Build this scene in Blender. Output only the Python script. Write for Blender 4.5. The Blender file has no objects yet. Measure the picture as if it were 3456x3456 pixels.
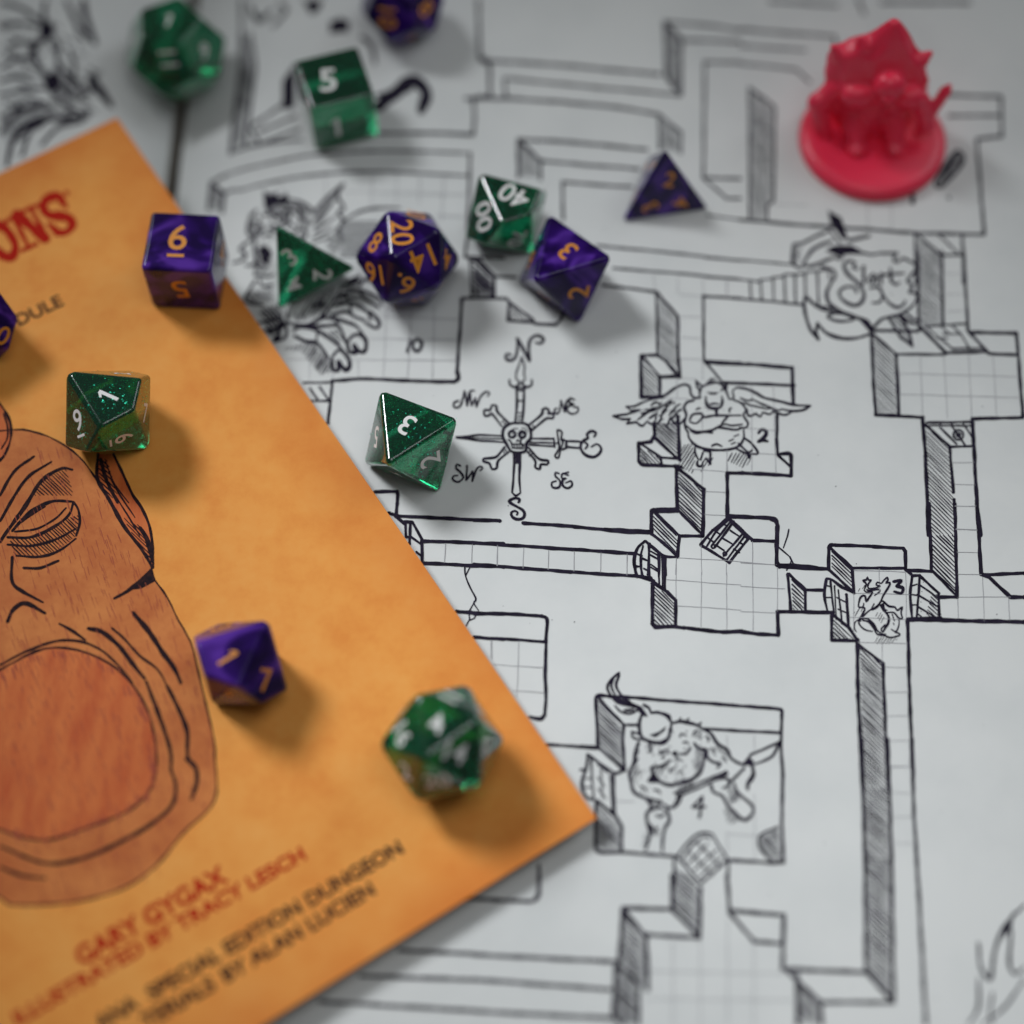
import bpy, bmesh, math, random, itertools
from mathutils import Vector, Matrix
from mathutils.geometry import tessellate_polygon

# ---------------------------------------------------------------- camera
MM = 0.001                       # all lengths below are millimetres
TILT = math.radians(27.5)
FPX, HCAM, PX = 6312.0, 350.0, 3456.0
CAM = Vector((0, -HCAM * math.tan(TILT), HCAM))
RGT = Vector((1, 0, 0))
UPV = Vector((0, math.cos(TILT), math.sin(TILT)))
FWD = Vector((0, math.sin(TILT), -math.cos(TILT)))
scene = bpy.context.scene
col = scene.collection
cam_data = bpy.data.cameras.new('camera')
cam = bpy.data.objects.new('camera', cam_data)
col.objects.link(cam)
cam.location = CAM * MM
cam.rotation_euler = (TILT, 0, 0)
cam_data.sensor_fit = 'HORIZONTAL'
cam_data.sensor_width = 36
cam_data.lens = 36 * FPX / PX
cam_data.clip_start = 0.01
cam_data.clip_end = 50
cam_data.dof.use_dof = True
cam_data.dof.focus_distance = 0.390
cam_data.dof.aperture_fstop = 3.5
scene.camera = cam

# ---------------------------------------------------------------- light of the room
world = bpy.data.worlds.new('World')
scene.world = world
world.use_nodes = True
bg = world.node_tree.nodes['Background']
bg.inputs['Color'].default_value = (1.0, 0.985, 0.96, 1)
bg.inputs['Strength'].default_value = 0.06


def lamp(name, kind, loc, target, energy, color, **kw):
    d = bpy.data.lights.new(name, kind)
    d.energy = energy
    d.color = color
    for k, v in kw.items():
        setattr(d, k, v)
    o = bpy.data.objects.new(name, d)
    col.objects.link(o)
    o.location = Vector(loc) * MM
    o.rotation_euler = (Vector(target) - Vector(loc)).to_track_quat('-Z', 'Y').to_euler()
    return o


lamp('window_lamp', 'SPOT', (-370, 310, 500), (30, -54, 0), 24.0, (0.95, 0.97, 1.0),
     spot_size=math.radians(23.5), spot_blend=1.0, shadow_soft_size=0.13)
lamp('side_window_lamp', 'AREA', (420, 330, 420), (60, 70, 0), 0.5, (0.9, 0.95, 1.0), shape='RECTANGLE', size=0.30, size_y=0.30)
lamp('overhead_fill', 'AREA', (70, -50, 520), (20, -20, 0), 0.36, (0.96, 0.98, 1.0), shape='RECTANGLE', size=0.24, size_y=0.24)  # added overhead softbox fill that softens the dice shadows, not a room fixture

scene.view_settings.view_transform = 'Standard'
scene.view_settings.look = 'None'
scene.view_settings.exposure = 0.18
scene.view_settings.gamma = 1.0
scene.render.engine = 'CYCLES'
scene.cycles.use_denoising = True
scene.cycles.max_bounces = 14
scene.cycles.transmission_bounces = 12
scene.cycles.transparent_max_bounces = 12
scene.cycles.sample_clamp_indirect = 2.5
scene.cycles.blur_glossy = 0.5
scene.cycles.caustics_refractive = False
K9 = 900 / 1932
K95 = 956 / 1932
TILES = {
    'a0': (0, 0, K9), 'a1': (800, 0, K9), 'a2': (1600, 0, K9), 'a3': (2500, 0, K95),
    'b0': (0, 850, K9), 'b1': (800, 850, K9), 'b2': (1600, 850, K9), 'b3': (2500, 850, K95),
    'c0': (0, 1700, K9), 'c1': (800, 1700, K9), 'c2': (1600, 1700, K9), 'c3': (2500, 1700, K95),
    'd1': (800, 2556, K9), 'd2': (1600, 2556, K9), 'd3': (2500, 2500, K95),
    'G': (2040, 1220, 720 / 1932), 'M': (1960, 2240, 740 / 1932), 'S': (2380, 640, 740 / 1932),
    'D': (680, 560, 720 / 1932), 'R': (2700, 1900, 360 / 1932), 'K': (1480, 1120, 600 / 1932),
    'E': (1900, 2900, 1556 / 1932), 'T': (600, 0, 1100 / 1932), 'Z': (0, 2300, 1200 / 1932),
    'F': (0, 1300, 800 / 1932),
}
# strokes traced over the drawing: pen width, flags (s smooth curve, f filled, h hatched area, o circle), points
MAP = {}
MAP['wall_lines'] = """
@a2
8 30,0 40,400 90,440
8 90,440 600,470 1340,540
7 110,460 110,700
7 220,570 230,700
7 230,570 850,630 1490,690
8 -60,715 250,715 650,740 1050,780 1340,830
6 1340,830 1500,960 1500,1110
6 1340,830 1345,1080
7 1380,160 1390,540
7 1380,160 1500,280 1500,690
7 1380,540 1490,690
7 1380,160 1750,190 1932,225
7 1500,290 1932,305
7 1932,455 1670,450 1660,1290 1932,1295
6 1660,1290 1830,1440 1932,1440
8 320,1280 320,1010 700,1030 1250,1085
7 320,1010 480,1165 480,1300
7 480,1165 800,1195 1190,1225
7 645,1590 640,1320 900,1340 1140,1355
6 890,1780 1400,1830 1932,1890
5 1690,1560 1932,1595
@a3
6 60,1490 60,600 230,730 225,1370 180,1400 180,1500
7 0,200 300,225 640,250 650,340
6 0,315 440,345
6 0,435 380,475 470,560
8 0,1500 400,1535 800,1560 1180,1590 1660,1600 1640,1350 1610,950 1780,930 1775,660 1420,650
7 1420,790 1760,790
7 200,10 660,40
8 960,20 1560,20
8 800,0 840,90
7 1190,1590 1195,1932
6 1190,1590 1370,1740 1370,1932
6 1370,1740 1510,1740
7 1510,1600 1520,1932
6 1340,1590 1490,1740
@S
5 0,600 400,630 780,660
5 0,770 390,800 480,815 485,795 590,790 590,775 690,765 695,750 790,750 880,740 885,725 980,720 1080,705
5 395,800 405,970
5 490,800 500,985
5 595,780 605,985
6 695,760 705,1000
6 790,750 795,1000
6 880,740 885,950
6 985,720 1000,1010
5 1090,710 1095,790
6 0,940 400,970 870,1015
8 1480,1240 1860,1250
@b3
9 890,545 905,900 920,1112 1240,1130
7 900,560 1060,700 1390,700
9 1060,700 1080,1120
8 1205,0 1215,540
8 1370,0 1380,490
8 1520,0 1550,540
9 1560,550 1880,555 1925,1130 1580,1140
8 1690,695 1885,703
8 1560,550 1690,690
10 1240,1130 1260,1400 1280,1932
10 1580,1140 1590,1330 1610,1700 1635,1932
8 1260,1180 1425,1330 1450,1640
8 1455,1690 1465,1932
@G
10 330,0 332,322 520,320
9 500,138 500,320
6 385,0 500,135
9 500,140 680,137
8 560,0 660,130
10 670,0 680,140
9 450,560 455,660 420,730 310,740 310,900 340,935 640,950
8 450,690 650,870
7 330,745 510,870 670,880
10 665,500 680,890
6 510,880 520,930
12 640,950 690,962
10 650,960 660,1340
9 680,980 900,1160
10 900,1160 890,1580
10 660,1337 445,1343 425,1352 425,1540
7 445,1365 660,1360
8 670,1350 890,1570
7 470,1375 680,1580
9 890,1582 680,1580 660,1770
9 425,1560 540,1650 655,1760
9 0,1520 425,1540
9 0,1720 270,1740
10 1112,1400 1112,1010 1250,1010 1690,1035 1690,850
9s 1690,855 1670,835 1570,840
7 1570,845 1680,950
8 1565,490 1560,700 1570,845
10 1710,390 1700,58 1300,25 920,10
6 920,10 1070,190
8 1070,190 1400,205 1720,217
11 1115,1400 1500,1420
11s 1500,1420 1550,1440 1570,1500
11 1568,1490 1560,1650 1560,1840
9 1115,1410 1340,1620 1550,1627
4 1560,1670 1680,1770 1720,1850
4s 1670,1520 1655,1590 1620,1690
9 1560,1845 1720,1845 1932,1870
4 1690,1810 1650,1890
@b2
8 0,333 235,340 255,365 245,498 430,510 440,520 590,530 630,490 640,450
6 255,365 430,490
7 30,50 150,175 145,330
7 150,180 300,185
6 1010,120 1400,150 1932,200
7 930,240 1320,290 1330,750
8 1330,300 1475,470 1480,800
7 1932,340 1660,320 1665,790 1932,805
8 1330,750 1210,750 1208,800
6 1215,755 1253,794
8 1335,755 1395,798
@c1
9 1160,90 1500,105 1905,125
9 1340,270 1932,290
9 1350,430 1932,460
9 1160,0 1150,90
8 1150,95 1220,150
8 1215,130 1270,135 1340,260 1340,425
7 1220,135 1225,240 1252,245
7 1255,140 1250,290
6 1260,240 1330,290
6 1300,350 1340,380
4s 1650,450 1655,520 1690,610 1730,690 1715,720 1750,775
3 1715,720 1680,780
3 1690,455 1655,520
3 1680,790 1685,840 1660,885
3 1740,790 1720,830 1685,845
9 1590,780 1700,790 1932,800
8 1720,970 1932,985
9 1100,68 1160,85
@b1
9 1000,1740 1160,1735 1165,1760 1155,1890
@c2
9 0,120 185,125
9 355,140 720,165 1090,205 1285,210
9 0,285 700,330 1160,362
9 0,440 700,495 1180,525 1280,540
10 1295,560 1290,870 1310,893 1450,890
9 1300,570 1400,640 1460,700 1460,890
10 1450,890 1520,900 1800,930 1940,925
9 0,797 200,795 490,815
9s 490,815 525,830 530,880
9 530,875 520,1000 515,1250 520,1400 512,1530
9s 512,1530 480,1560 400,1545
8 0,965 505,1000
8 530,1745 700,1755 890,1772
@c3
10 0,872 120,890 255,895 250,737 620,742
10 250,405 265,430 600,447 600,300
9s 600,300 612,283 650,282
9 640,282 900,292 1110,305 1122,325 1125,450 1160,480
9 1130,455 1300,462 1285,0
9 1460,0 1475,637 1350,637
7 1310,462 1468,625
10 1610,0 1640,480 1690,500 1840,637 1932,638
9 1650,485 1932,475
11 1360,782 1140,790 1932,808
10 1138,795 1150,1250 1175,1932
8 610,300 760,440 1115,440
8 760,440 772,608 600,450
8 320,480 340,730
8 330,480 440,587 440,732
8 430,587 570,592
9 620,750 740,850 795,935
9 620,760 620,930 790,937
11 795,930 800,1300 830,1932
8 800,960 970,1090
9 970,1090 985,1500 1005,1932
@d3
10 825,-10 840,600 845,815
9 1002,-10 1020,500 1030,815
9 1170,-10 1180,500 1200,815
@M
9 150,730 132,310
9s 132,310 150,282 250,285
9 250,288 500,302 900,335 1500,378 1720,396
9s 1720,396 1770,410 1775,450
9 1773,440 1762,700 1780,1000 1770,1400 1788,1750 1700,1758 1300,1730
7 160,300 230,380 380,540 520,540
8 380,540 370,700 390,940
8 1090,575 1750,610
9 150,730 360,920 390,940
8 0,727 140,735
8 0,935 40,940
9 150,1210 310,1350 360,1430 360,1650
9 135,1230 130,1620
9s 130,1615 160,1660 360,1660
9 360,1663 600,1680 850,1700
8 820,1700 830,1935
8 1300,1740 1292,1935
@d2
11 1432,860 1440,1100 1080,1092 1050,1480
10 1090,1110 1230,1282 1625,1310
11 1640,950 1632,1305 1445,1112
13 1245,1290 1255,1680
10 1832,860 1850,1130
10 0,1430 1040,1482
10 0,1610 980,1682
10 0,1840 1020,1892
13 1030,1520 1010,1890 1070,1932
10 1040,1500 1190,1640 1190,1932
10s 470,780 468,980 430,1040 380,1045
10 390,1045 60,1030 -200,1020
@d1
10 1180,1400 1720,1425
10 900,1585 1720,1612
10 600,1770 1720,1836
@E
11 700,215 925,235 920,460 1270,475
10 700,225 800,345 920,355
10 940,470 1080,600 1375,600
13 980,490 985,690
11 1080,600 1082,690
11 1266,-4 1270,475
10 1377,-4 1385,600
10 1280,480 1375,595
10 1482,-4 1520,690
@b1
9 1630,340 1610,640 1592,880
10s 1597,860 1600,920 1560,945
9 1570,942 1300,935 900,920 690,935
8 690,935 660,1240
7 1630,337 1860,335 1940,340
7 1700,320 1690,60 1750,65 1860,180 1850,330
6 1860,180 1940,180
6 480,950 690,945
6 490,1080 680,1080
6 530,990 590,1080
6 600,980 660,1070
@a1
6s 0,1240 250,1180 500,1130 800,1105 1150,1095 1690,1110
6s 0,1385 250,1320 550,1270 1000,1245 1690,1275
7 1690,1110 1670,1700 1650,1862 1932,1872
@D
6s 90,150 200,95 322,47
6s 200,250 260,228 322,213
8 60,400 90,150 200,250 190,420
@T
8 380,0 370,400 310,910
7 430,200 460,400 400,860
7s 310,910 420,870 560,845 740,830
8 450,740 640,610
7 480,780 700,690
8 430,760 480,850
7 500,850 720,770
8 1200,790 1600,790 1750,800 1760,700 1750,590 1790,570 1900,590
8 1780,0 1790,350 1850,390 1850,570
"""
MAP['wall_hatching'] = """
@a2
3h 1345,840 1495,960 1495,1110 1345,1085
4h 1385,170 1500,285 1495,680 1385,545
3h 330,1030 475,1170 475,1290 325,1280
@a3
3h 60,600 230,730 225,1370 180,1400 180,1500 60,1490
3h 1200,1610 1330,1718 1205,1718
@S
3h 780,490 860,480 840,600 820,660 780,640
@b3
3h 905,580 1050,710 1075,1110 925,1105
3h 1215,0 1365,0 1375,490 1220,530
3h 1265,1200 1425,1340 1450,1660 1465,1932 1290,1932 1270,1400
@G
3h 345,0 385,0 495,140 490,310 340,310
3h 575,0 660,0 665,120
4h 470,560 660,550 670,870 460,680
4h 320,770 510,880 510,930 330,920
4h 670,1000 890,1170 885,1560 670,1350
4h 435,1380 470,1380 665,1590 655,1750 440,1540
@b2
3h 265,380 420,490 260,490
4h 0,60 150,175 145,330 0,320
3h 1335,320 1470,480 1475,800 1390,800 1340,740
3h 1220,760 1253,794 1220,794
@c2
4h 1305,590 1450,710 1450,880 1305,880
@c3
4h 1297,214 1455,214 1465,620 1300,440
4h 620,310 755,450 765,590 620,440
4h 345,500 430,590 430,725 355,725
4h 630,780 780,925 630,925
4h 815,980 965,1095 1000,1932 835,1932
@d3
4h 832,316 1005,316 1025,815 850,815
@M
4h 150,310 370,540 380,920 160,730
4h 150,1240 345,1440 350,1640 145,1640
@d2
5h 1450,780 1620,920 1620,1280 1450,1110
5h 1080,1120 1220,1290 1230,1680 1170,1600 1060,1480
5h 1050,1530 1180,1660 1180,1932 1100,1932 1030,1880
@E
5h 985,500 1080,610 1080,690 990,690
5h 1275,0 1375,0 1380,590 1280,470
@b1
5h 1710,80 1750,80 1850,190 1840,325 1710,300
@D
4h 95,170 195,255 185,420 60,400
@T
4h 378,200 440,220 455,400 400,850 320,890 368,420
"""
MAP['grid_lines'] = """
@b3
2 1225,705 1240,1128
2 1385,705 1410,1135
2 1555,695 1575,1138
2 1720,705 1745,1120
2 1070,830 1890,852
2 1078,972 1895,995
2 1385,150 1522,150
2 1390,290 1528,290
2 1395,410 1538,405
2 1445,1440 1590,1437
2 1455,1585 1600,1590
2 1460,1735 1605,1735
2 1468,1890 1620,1895
@G
2 890,0 890,170
2 655,140 660,330
2 885,500 885,620
2 1108,800 1105,1000
2 1335,220 1335,1015
2 1530,220 1552,1015
2 680,152 830,162
2 520,330 760,342
2 1290,605 1555,628
2 700,970 1105,1000
2 910,1175 1105,1187
2 905,1385 1110,1397
2 1340,830 1560,842
2 1110,800 1112,1010
2 885,930 885,1150
2 670,1780 880,1792 1110,1803 1340,1825 1555,1842
2 650,1780 645,1932
2 875,1600 880,1932
2 1105,1830 1105,1932
2 1340,1635 1340,1932
2 205,1745 205,1932
@b2
2 1475,190 1475,300
2 1660,200 1660,310
2 1300,150 1310,280
2 1490,310 1655,320
2 1490,470 1660,475
2 1490,620 1660,630
2 1490,775 1660,780
2 1835,205 1835,320
@c2
2 1465,400 1463,690
2 1647,500 1645,905
2 1830,500 1830,915
2 1395,550 1932,590
2 1475,740 1932,770
2 170,300 165,452
2 360,320 355,468
2 540,335 537,478
2 725,345 722,490
2 920,355 917,500
2 1110,370 1107,518
2 130,990 130,1130
2 325,1000 310,1400
2 140,1165 508,1190
2 280,1355 508,1370
@c1
2 1510,290 1503,430
2 1705,295 1700,435
2 1890,305 1885,452
2 1840,985 1840,1120
@c3
2 0,405 245,415
2 0,565 300,580
2 0,735 240,747
2 80,260 85,875
2 250,440 250,735
2 770,460 770,880
2 945,445 945,600
2 1125,470 1130,785
2 770,455 1120,466
2 780,610 1150,620
2 740,775 1130,790
2 800,945 1138,955
2 965,950 965,1085
2 985,1115 1142,1118
2 985,1287 1148,1285
2 1000,1450 1155,1448
2 1000,1618 1160,1618
2 1005,1793 1170,1793
2 1460,15 1608,20
2 1465,175 1615,180
2 1475,330 1630,335
2 1480,480 1640,485
2 1480,637 1840,637
2 1480,640 1485,795
2 1650,500 1660,800
2 1825,640 1835,800
@d3
2 1020,180 1178,180
2 1025,355 1178,360
2 1030,520 1185,520
2 1035,700 1195,700
@b1
2 525,740 525,930
2 700,850 695,920
2 880,790 880,915
2 1085,400 1060,920
2 1265,400 1235,928
2 1430,400 1415,935
2 1050,470 1615,490
2 950,630 1605,640
2 360,780 1595,787
@a1
2 1165,1250 1150,1480
2 1325,1265 1320,1480
2 1500,1275 1480,1600
2 980,1260 975,1500
2 740,1390 1675,1412
2 1450,1560 1665,1572
2 640,1270 640,1420
2 320,1310 320,1400
@M
2 1290,640 1290,740
2 1530,630 1530,760
2 1300,1500 1560,1520
2 320,1210 470,1215
2 1290,1480 1290,1680
2 1530,1150 1535,1730
@E
2 460,345 460,690
2 575,345 575,690
2 690,250 690,690
2 800,360 800,690
2 350,470 925,480
2 350,585 970,592
@S
2 190,790 190,950
2 1430,350 1430,130
2 560,130 900,140
2 1640,360 1640,100
"""
MAP['door_drawing'] = """
@b3
10 1230,520 1400,690
6 1260,510 1540,490
5 1280,525 1440,660
5 1360,500 1420,560
5 1340,590 1410,590
5 1380,560 1500,560 1560,660
5 1440,500 1500,560
6 1440,660 1660,660
9 1410,690 1670,680
#@b3
7 1270,1165 1580,1160
5 1290,1186 1575,1186
5 1360,1165 1360,1185
5 1440,1165 1440,1185
5 1520,1165 1520,1185
7 1425,1330 1580,1325
6 1360,1200 1470,1310
6 1440,1190 1530,1320
6 1530,1190 1575,1260
6o 1485,1250 33
5o 1485,1250 14
#@G
8s 370,1625 300,1690 270,1800 285,1932
8s 370,1625 430,1680 540,1760 655,1772
6 410,1650 390,1932
6s 350,1670 328,1770 335,1932
6 500,1730 495,1932
9 540,1770 552,1932
5 330,1780 390,1802
5 420,1720 490,1760
5 420,1840 490,1890
5 290,1740 340,1760
5 280,1850 330,1860
@c2
7s 1160,370 1160,450 1185,525
7 1185,525 1225,532
11 1225,532 1300,562
8 1385,400 1380,620
6 1335,365 1340,600
5 1362,375 1365,610
6 1265,300 1270,540
6s 1212,400 1208,460 1225,530
5 1220,395 1250,410
5 1230,470 1260,485
5 1275,370 1330,400
5 1280,460 1330,490
5 1175,460 1210,455
#@G
8 1115,1420 980,1530 870,1660 1130,1822 1300,1610 1130,1430
7 1170,1450 1000,1680
6 1140,1450 970,1670
6 1280,1570 1110,1790
6 1250,1560 1080,1760
5 1140,1530 1230,1590
5 1070,1600 1170,1660
5 1010,1660 1080,1710
6s 1120,1440 1010,1540 920,1685
5 1070,1470 1110,1490
5 1000,1530 1040,1560
5 940,1600 980,1630
5 1220,1640 1260,1660
5 1170,1700 1220,1730
5o 985,1675 16
5o 1090,1742 16
#@c3
8s 585,510 570,620 590,735
8s 585,510 625,522 690,570 765,605
6 612,530 635,745
8 720,620 737,850
5 665,590 690,820
4 640,560 650,790
4 590,560 615,565
4 575,640 615,640
4 655,640 715,670
4 665,720 720,745
#@c3
8s 1170,490 1155,620 1168,775
8 1175,490 1220,490 1350,612 1352,775
7 1220,495 1200,780
5 1215,550 1340,640
5 1205,620 1340,700
5 1205,700 1330,775
4 1205,750 1240,780
4 1165,560 1200,550
4 1160,620 1200,625
4 1162,690 1200,690
3h 1300,620 1345,620 1345,770 1260,770
3o 1245,535 3
3o 1235,600 3
3o 1228,670 3
3o 1230,735 3
#@M
8 60,800 300,970 370,945
8s 60,800 45,930 15,1010 15,1100 60,1180 150,1210
6 90,830 110,1180
7 290,980 300,1340
5 150,890 240,960
4 150,1000 210,1080
4 150,1100 220,1190
4 180,930 190,1180
6 265,980 278,1300
4 30,1010 100,1010
4 30,1090 105,1090
#@M
7s 850,1700 930,1590 1040,1500 1150,1500 1190,1560
7 1190,1560 1290,1720
8 850,1700 1055,1932
8 1290,1730 1060,1932
6s 900,1720 980,1600 1080,1530 1150,1540
5 950,1760 1110,1590
5 1000,1820 1200,1640
5 1050,1880 1240,1700
5 940,1640 1160,1870
5 1020,1570 1230,1790
"""
MAP['shield_drawing'] = """
@S
7s 1020,680 1120,710 1145,760 1105,830 1070,910 1090,1000 1170,1060 1300,1115 1420,1160 1475,1215 1560,1140 1700,1105 1810,1040 1865,970
6 1230,560 1400,560 1470,575 1560,560 1690,560 1660,600 1665,630 1700,635 1745,605 1850,655 1885,690 1840,730 1780,800 1830,850 1800,905 1860,915 1868,970
7s 1345,700 1300,690 1320,650 1260,630 1220,670 1260,750 1350,830 1400,920 1370,1000 1300,1020 1210,970 1180,910 1230,860 1310,860 1335,910
7 1395,680 1395,830
6s 1485,740 1440,790 1465,825 1510,760 1512,832
6 1548,740 1552,830
6s 1550,775 1575,750 1605,755
6s 1630,690 1640,800 1680,840 1712,815
5 1590,748 1750,740
6s 1450,870 1520,860 1560,920 1540,990 1470,1000
6s 1560,920 1620,1000 1700,1040 1760,1000 1755,980
6o 1640,925 6
6s 780,480 860,470 980,410 1090,360
6s 780,480 768,620 780,660 840,700 860,660
7s 860,660 950,530 1120,450
6s 870,670 950,670 1130,600 1180,620 1210,590
5f 1080,180 1200,250 1260,440 1210,440 1100,290
5 1090,350 1190,470
8 1270,450 1440,410
5f 1060,550 1110,500 1180,490 1290,490 1390,545 1250,560 1200,600 1110,560
7s 885,940 870,1020 890,1130 930,1240 995,1320
7 995,1320 970,1260 990,1180
7s 990,1185 1080,1270 1200,1310 1330,1310 1460,1270
7s 885,940 960,1010 1050,1060 1140,1080
5 1030,1030 1130,1050
6s 1140,1090 1080,1120 1150,1155 1240,1160 1310,1140 1230,1100 1140,1090
5f 1340,1130 1475,1215 1460,1270 1400,1200
3h 1640,1150 1700,1110 1780,1240 1825,1380 1730,1300
6 1620,1140 1720,1300 1825,1380 1790,1240 1720,1110
6s 1720,1100 1800,1170 1880,1190
6s 1760,1080 1830,1140 1880,1160
"""
MAP['winged_creature_drawing'] = """
@G
7s 860,330 810,330 780,290 770,230 720,210 640,240 540,310 420,345 340,375
6s 340,375 270,405 200,410
6 200,410 240,445 320,440 200,480 80,495 150,522 230,520 205,565 285,548
6s 285,548 340,585 385,540
6s 385,545 440,570 470,505
6s 470,570 500,540 520,500
6 570,580 600,510 640,570 670,505
6s 680,570 705,550 720,520
5s 420,400 460,370 500,380
5s 380,440 470,420 520,370
5s 480,440 560,380 610,350
5s 330,470 430,450 470,440
5s 520,460 600,380 640,370
5s 590,480 660,400 690,390
5s 300,530 380,470 400,465
5s 400,520 470,470 480,460
5s 500,500 550,450 570,440
5s 620,500 680,440 700,430
7s 810,355 750,370 720,420 740,480 725,560 740,620 760,640
7s 755,640 770,700 840,770 960,800 1100,800 1210,770 1260,700 1262,620
6s 740,580 790,620 870,640 980,620 1080,570 1150,580 1250,570
6s 880,510 1000,490 1120,490 1240,490
6s 770,530 800,480 880,475 885,510 830,560 770,545
5s 1120,500 1080,540 1060,565
6s 1170,350 1240,380 1280,440 1260,490 1300,560 1280,600 1220,600
6s 960,650 1020,600 1180,620 1250,600
6s 780,630 830,650 900,640 980,650
6s 970,765 1015,750 1065,770
4 1130,720 1165,705
4 1150,750 1185,735
4 1175,680 1215,665
6s 870,330 860,270 900,220 960,200 1020,190 1070,220 1110,290 1130,340 1170,330 1160,270 1200,235
6 870,270 838,230 830,178 890,230
6 1060,262 1082,238 1110,190 1100,262
4 930,190 970,152
4 960,185 1000,155
4f 920,278 1042,280 1005,302 960,302
7s 918,322 920,380 950,420 1040,420 1070,370 1062,318
4f 915,320 945,392 922,396
4f 1062,315 1048,392 1070,385
5s 950,392 990,382 1040,388
4f 955,415 1050,415 1030,442 970,442
8 1012,440 1020,490
5s 830,440 850,425 870,428
5s 1150,420 1130,440 1135,465
3o 905,420 2
3o 935,445 2
3o 1080,440 2
7s 1200,235 1290,250 1380,290 1450,330 1600,365 1720,395 1865,400
7s 1865,400 1800,440 1700,450 1600,430
6s 1290,430 1300,490 1340,490 1370,470
6s 1370,470 1410,500 1432,460
6s 1432,460 1500,480 1522,450
6s 1522,450 1630,485 1700,455
5s 1230,330 1290,355 1340,350
5s 1260,370 1330,400 1360,400
5s 1330,340 1450,400 1480,400
5s 1340,400 1470,430 1500,425
5s 1420,380 1560,440 1600,435
6s 820,780 820,830 850,890
6 890,830 870,890
6 900,810 960,820 960,930 920,880
6s 845,900 840,940 880,950 890,910
6s 1210,740 1300,820 1340,800
6s 1260,690 1330,740 1390,830 1330,840
6s 1190,790 1270,830 1330,842
6f 1285,840 1330,842 1325,885 1295,880
3d 705,760 790,740 830,860 800,1020 660,950
3d 880,900 1000,820 970,920 860,1010
3d 1120,830 1290,830 1330,900 1260,970 1110,900
"""
MAP['horned_creature_drawing'] = """
@M
3d 480,720 520,700 500,980 450,1040
3d 600,1180 720,1200 700,1290 600,1280
3d 630,930 760,900 700,1000 650,1000
3d 1000,560 1080,600 1060,680 980,640
3d 1180,660 1290,770 1300,850 1200,760
3d 850,1090 1000,1040 1000,1090 860,1150
3h 1010,760 1090,780 1070,930 1000,990
4s 720,770 760,760 780,790
4s 870,640 900,620 930,640
4s 900,700 930,690 950,710
4s 1100,640 1130,660 1120,690
4s 1240,830 1270,840 1280,870
4s 520,1080 560,1090 580,1120
4s 640,1110 690,1120 700,1150
6s 340,80 260,150 235,220 280,300 350,350 480,380 540,400 580,460
6s 340,100 310,180 330,240 380,300 440,340
5s 290,120 270,200 310,290
5f 280,300 400,320 540,380 590,470 540,460 480,390 350,350
5s 300,370 350,420 430,440 520,400
5s 380,410 430,408 470,400
6s 550,360 600,390 615,430
6s 615,435 680,430 750,460 800,520
7s 540,440 515,520 520,600 550,660 640,690 720,700 770,660 790,580 800,520
5f 600,630 690,600 750,550 740,590 660,650
5f 560,675 700,680 780,640 720,710 620,710
5f 720,420 790,450 805,505 760,480
5s 450,600 460,650 540,670
5 450,600 510,620
7s 800,525 880,510 960,525 1040,550 1070,580
4 860,510 880,480
4 930,510 950,485
4 1030,540 1060,520
7s 1090,580 1150,620 1200,700 1290,760 1320,830 1400,880 1450,890
7s 1000,700 1040,750 1100,760 1110,820 1170,870 1230,880 1200,920
7s 510,690 480,780 470,870 430,960 440,1040 470,1130 560,1180 640,1200 700,1220
5s 600,700 620,770 590,780
8s 620,920 640,980 700,1040 790,1070 880,1050 980,1020 1050,960 1080,880 1095,780
6s 620,910 720,900 790,850
5f 800,780 830,770 850,820 810,812
6s 880,800 930,790 970,740
5f 580,1040 630,960 680,1050 620,1050
6 830,1140 1100,1030 1280,950
6 850,1170 1120,1060 1290,970
6 1440,880 1500,800 1640,740 1750,690
6s 1750,690 1700,800 1630,850 1520,890
5f 1440,890 1490,830 1530,860 1500,905
6 1330,1030 1440,920
9s 1510,900 1520,980 1470,1060 1472,1110
7s 580,1190 620,1260 580,1330 590,1430 610,1500 570,1640
7s 760,1280 780,1380 740,1450 720,1560 720,1660
5s 600,1300 680,1270 740,1290
5s 660,1330 700,1350 740,1320
5f 600,1390 640,1440 640,1500 600,1480
6s 700,1220 790,1270 860,1230 890,1160
5s 820,1250 860,1180 880,1190
7s 1150,1070 1170,1130 1250,1170 1290,1250 1350,1310 1420,1370 1470,1370 1520,1300 1500,1240 1430,1180 1380,1130 1350,1050
3d 1290,1100 1350,1080 1400,1200 1300,1250
6s 1200,1020 1280,1010 1310,1060 1250,1100
4s 840,770 850,830 900,860
4s 690,800 720,780 740,800
4s 780,960 800,930 830,920
6s 1740,1440 1620,1490 1570,1540 1590,1640 1680,1740
3h 1740,1450 1580,1540 1600,1650 1690,1740 1770,1740
3d 1250,1260 1330,1310 1420,1380 1300,1420
3d 600,1420 700,1440 680,1520 610,1500
3d 560,1480 600,1520 570,1650 540,1640
"""
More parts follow.
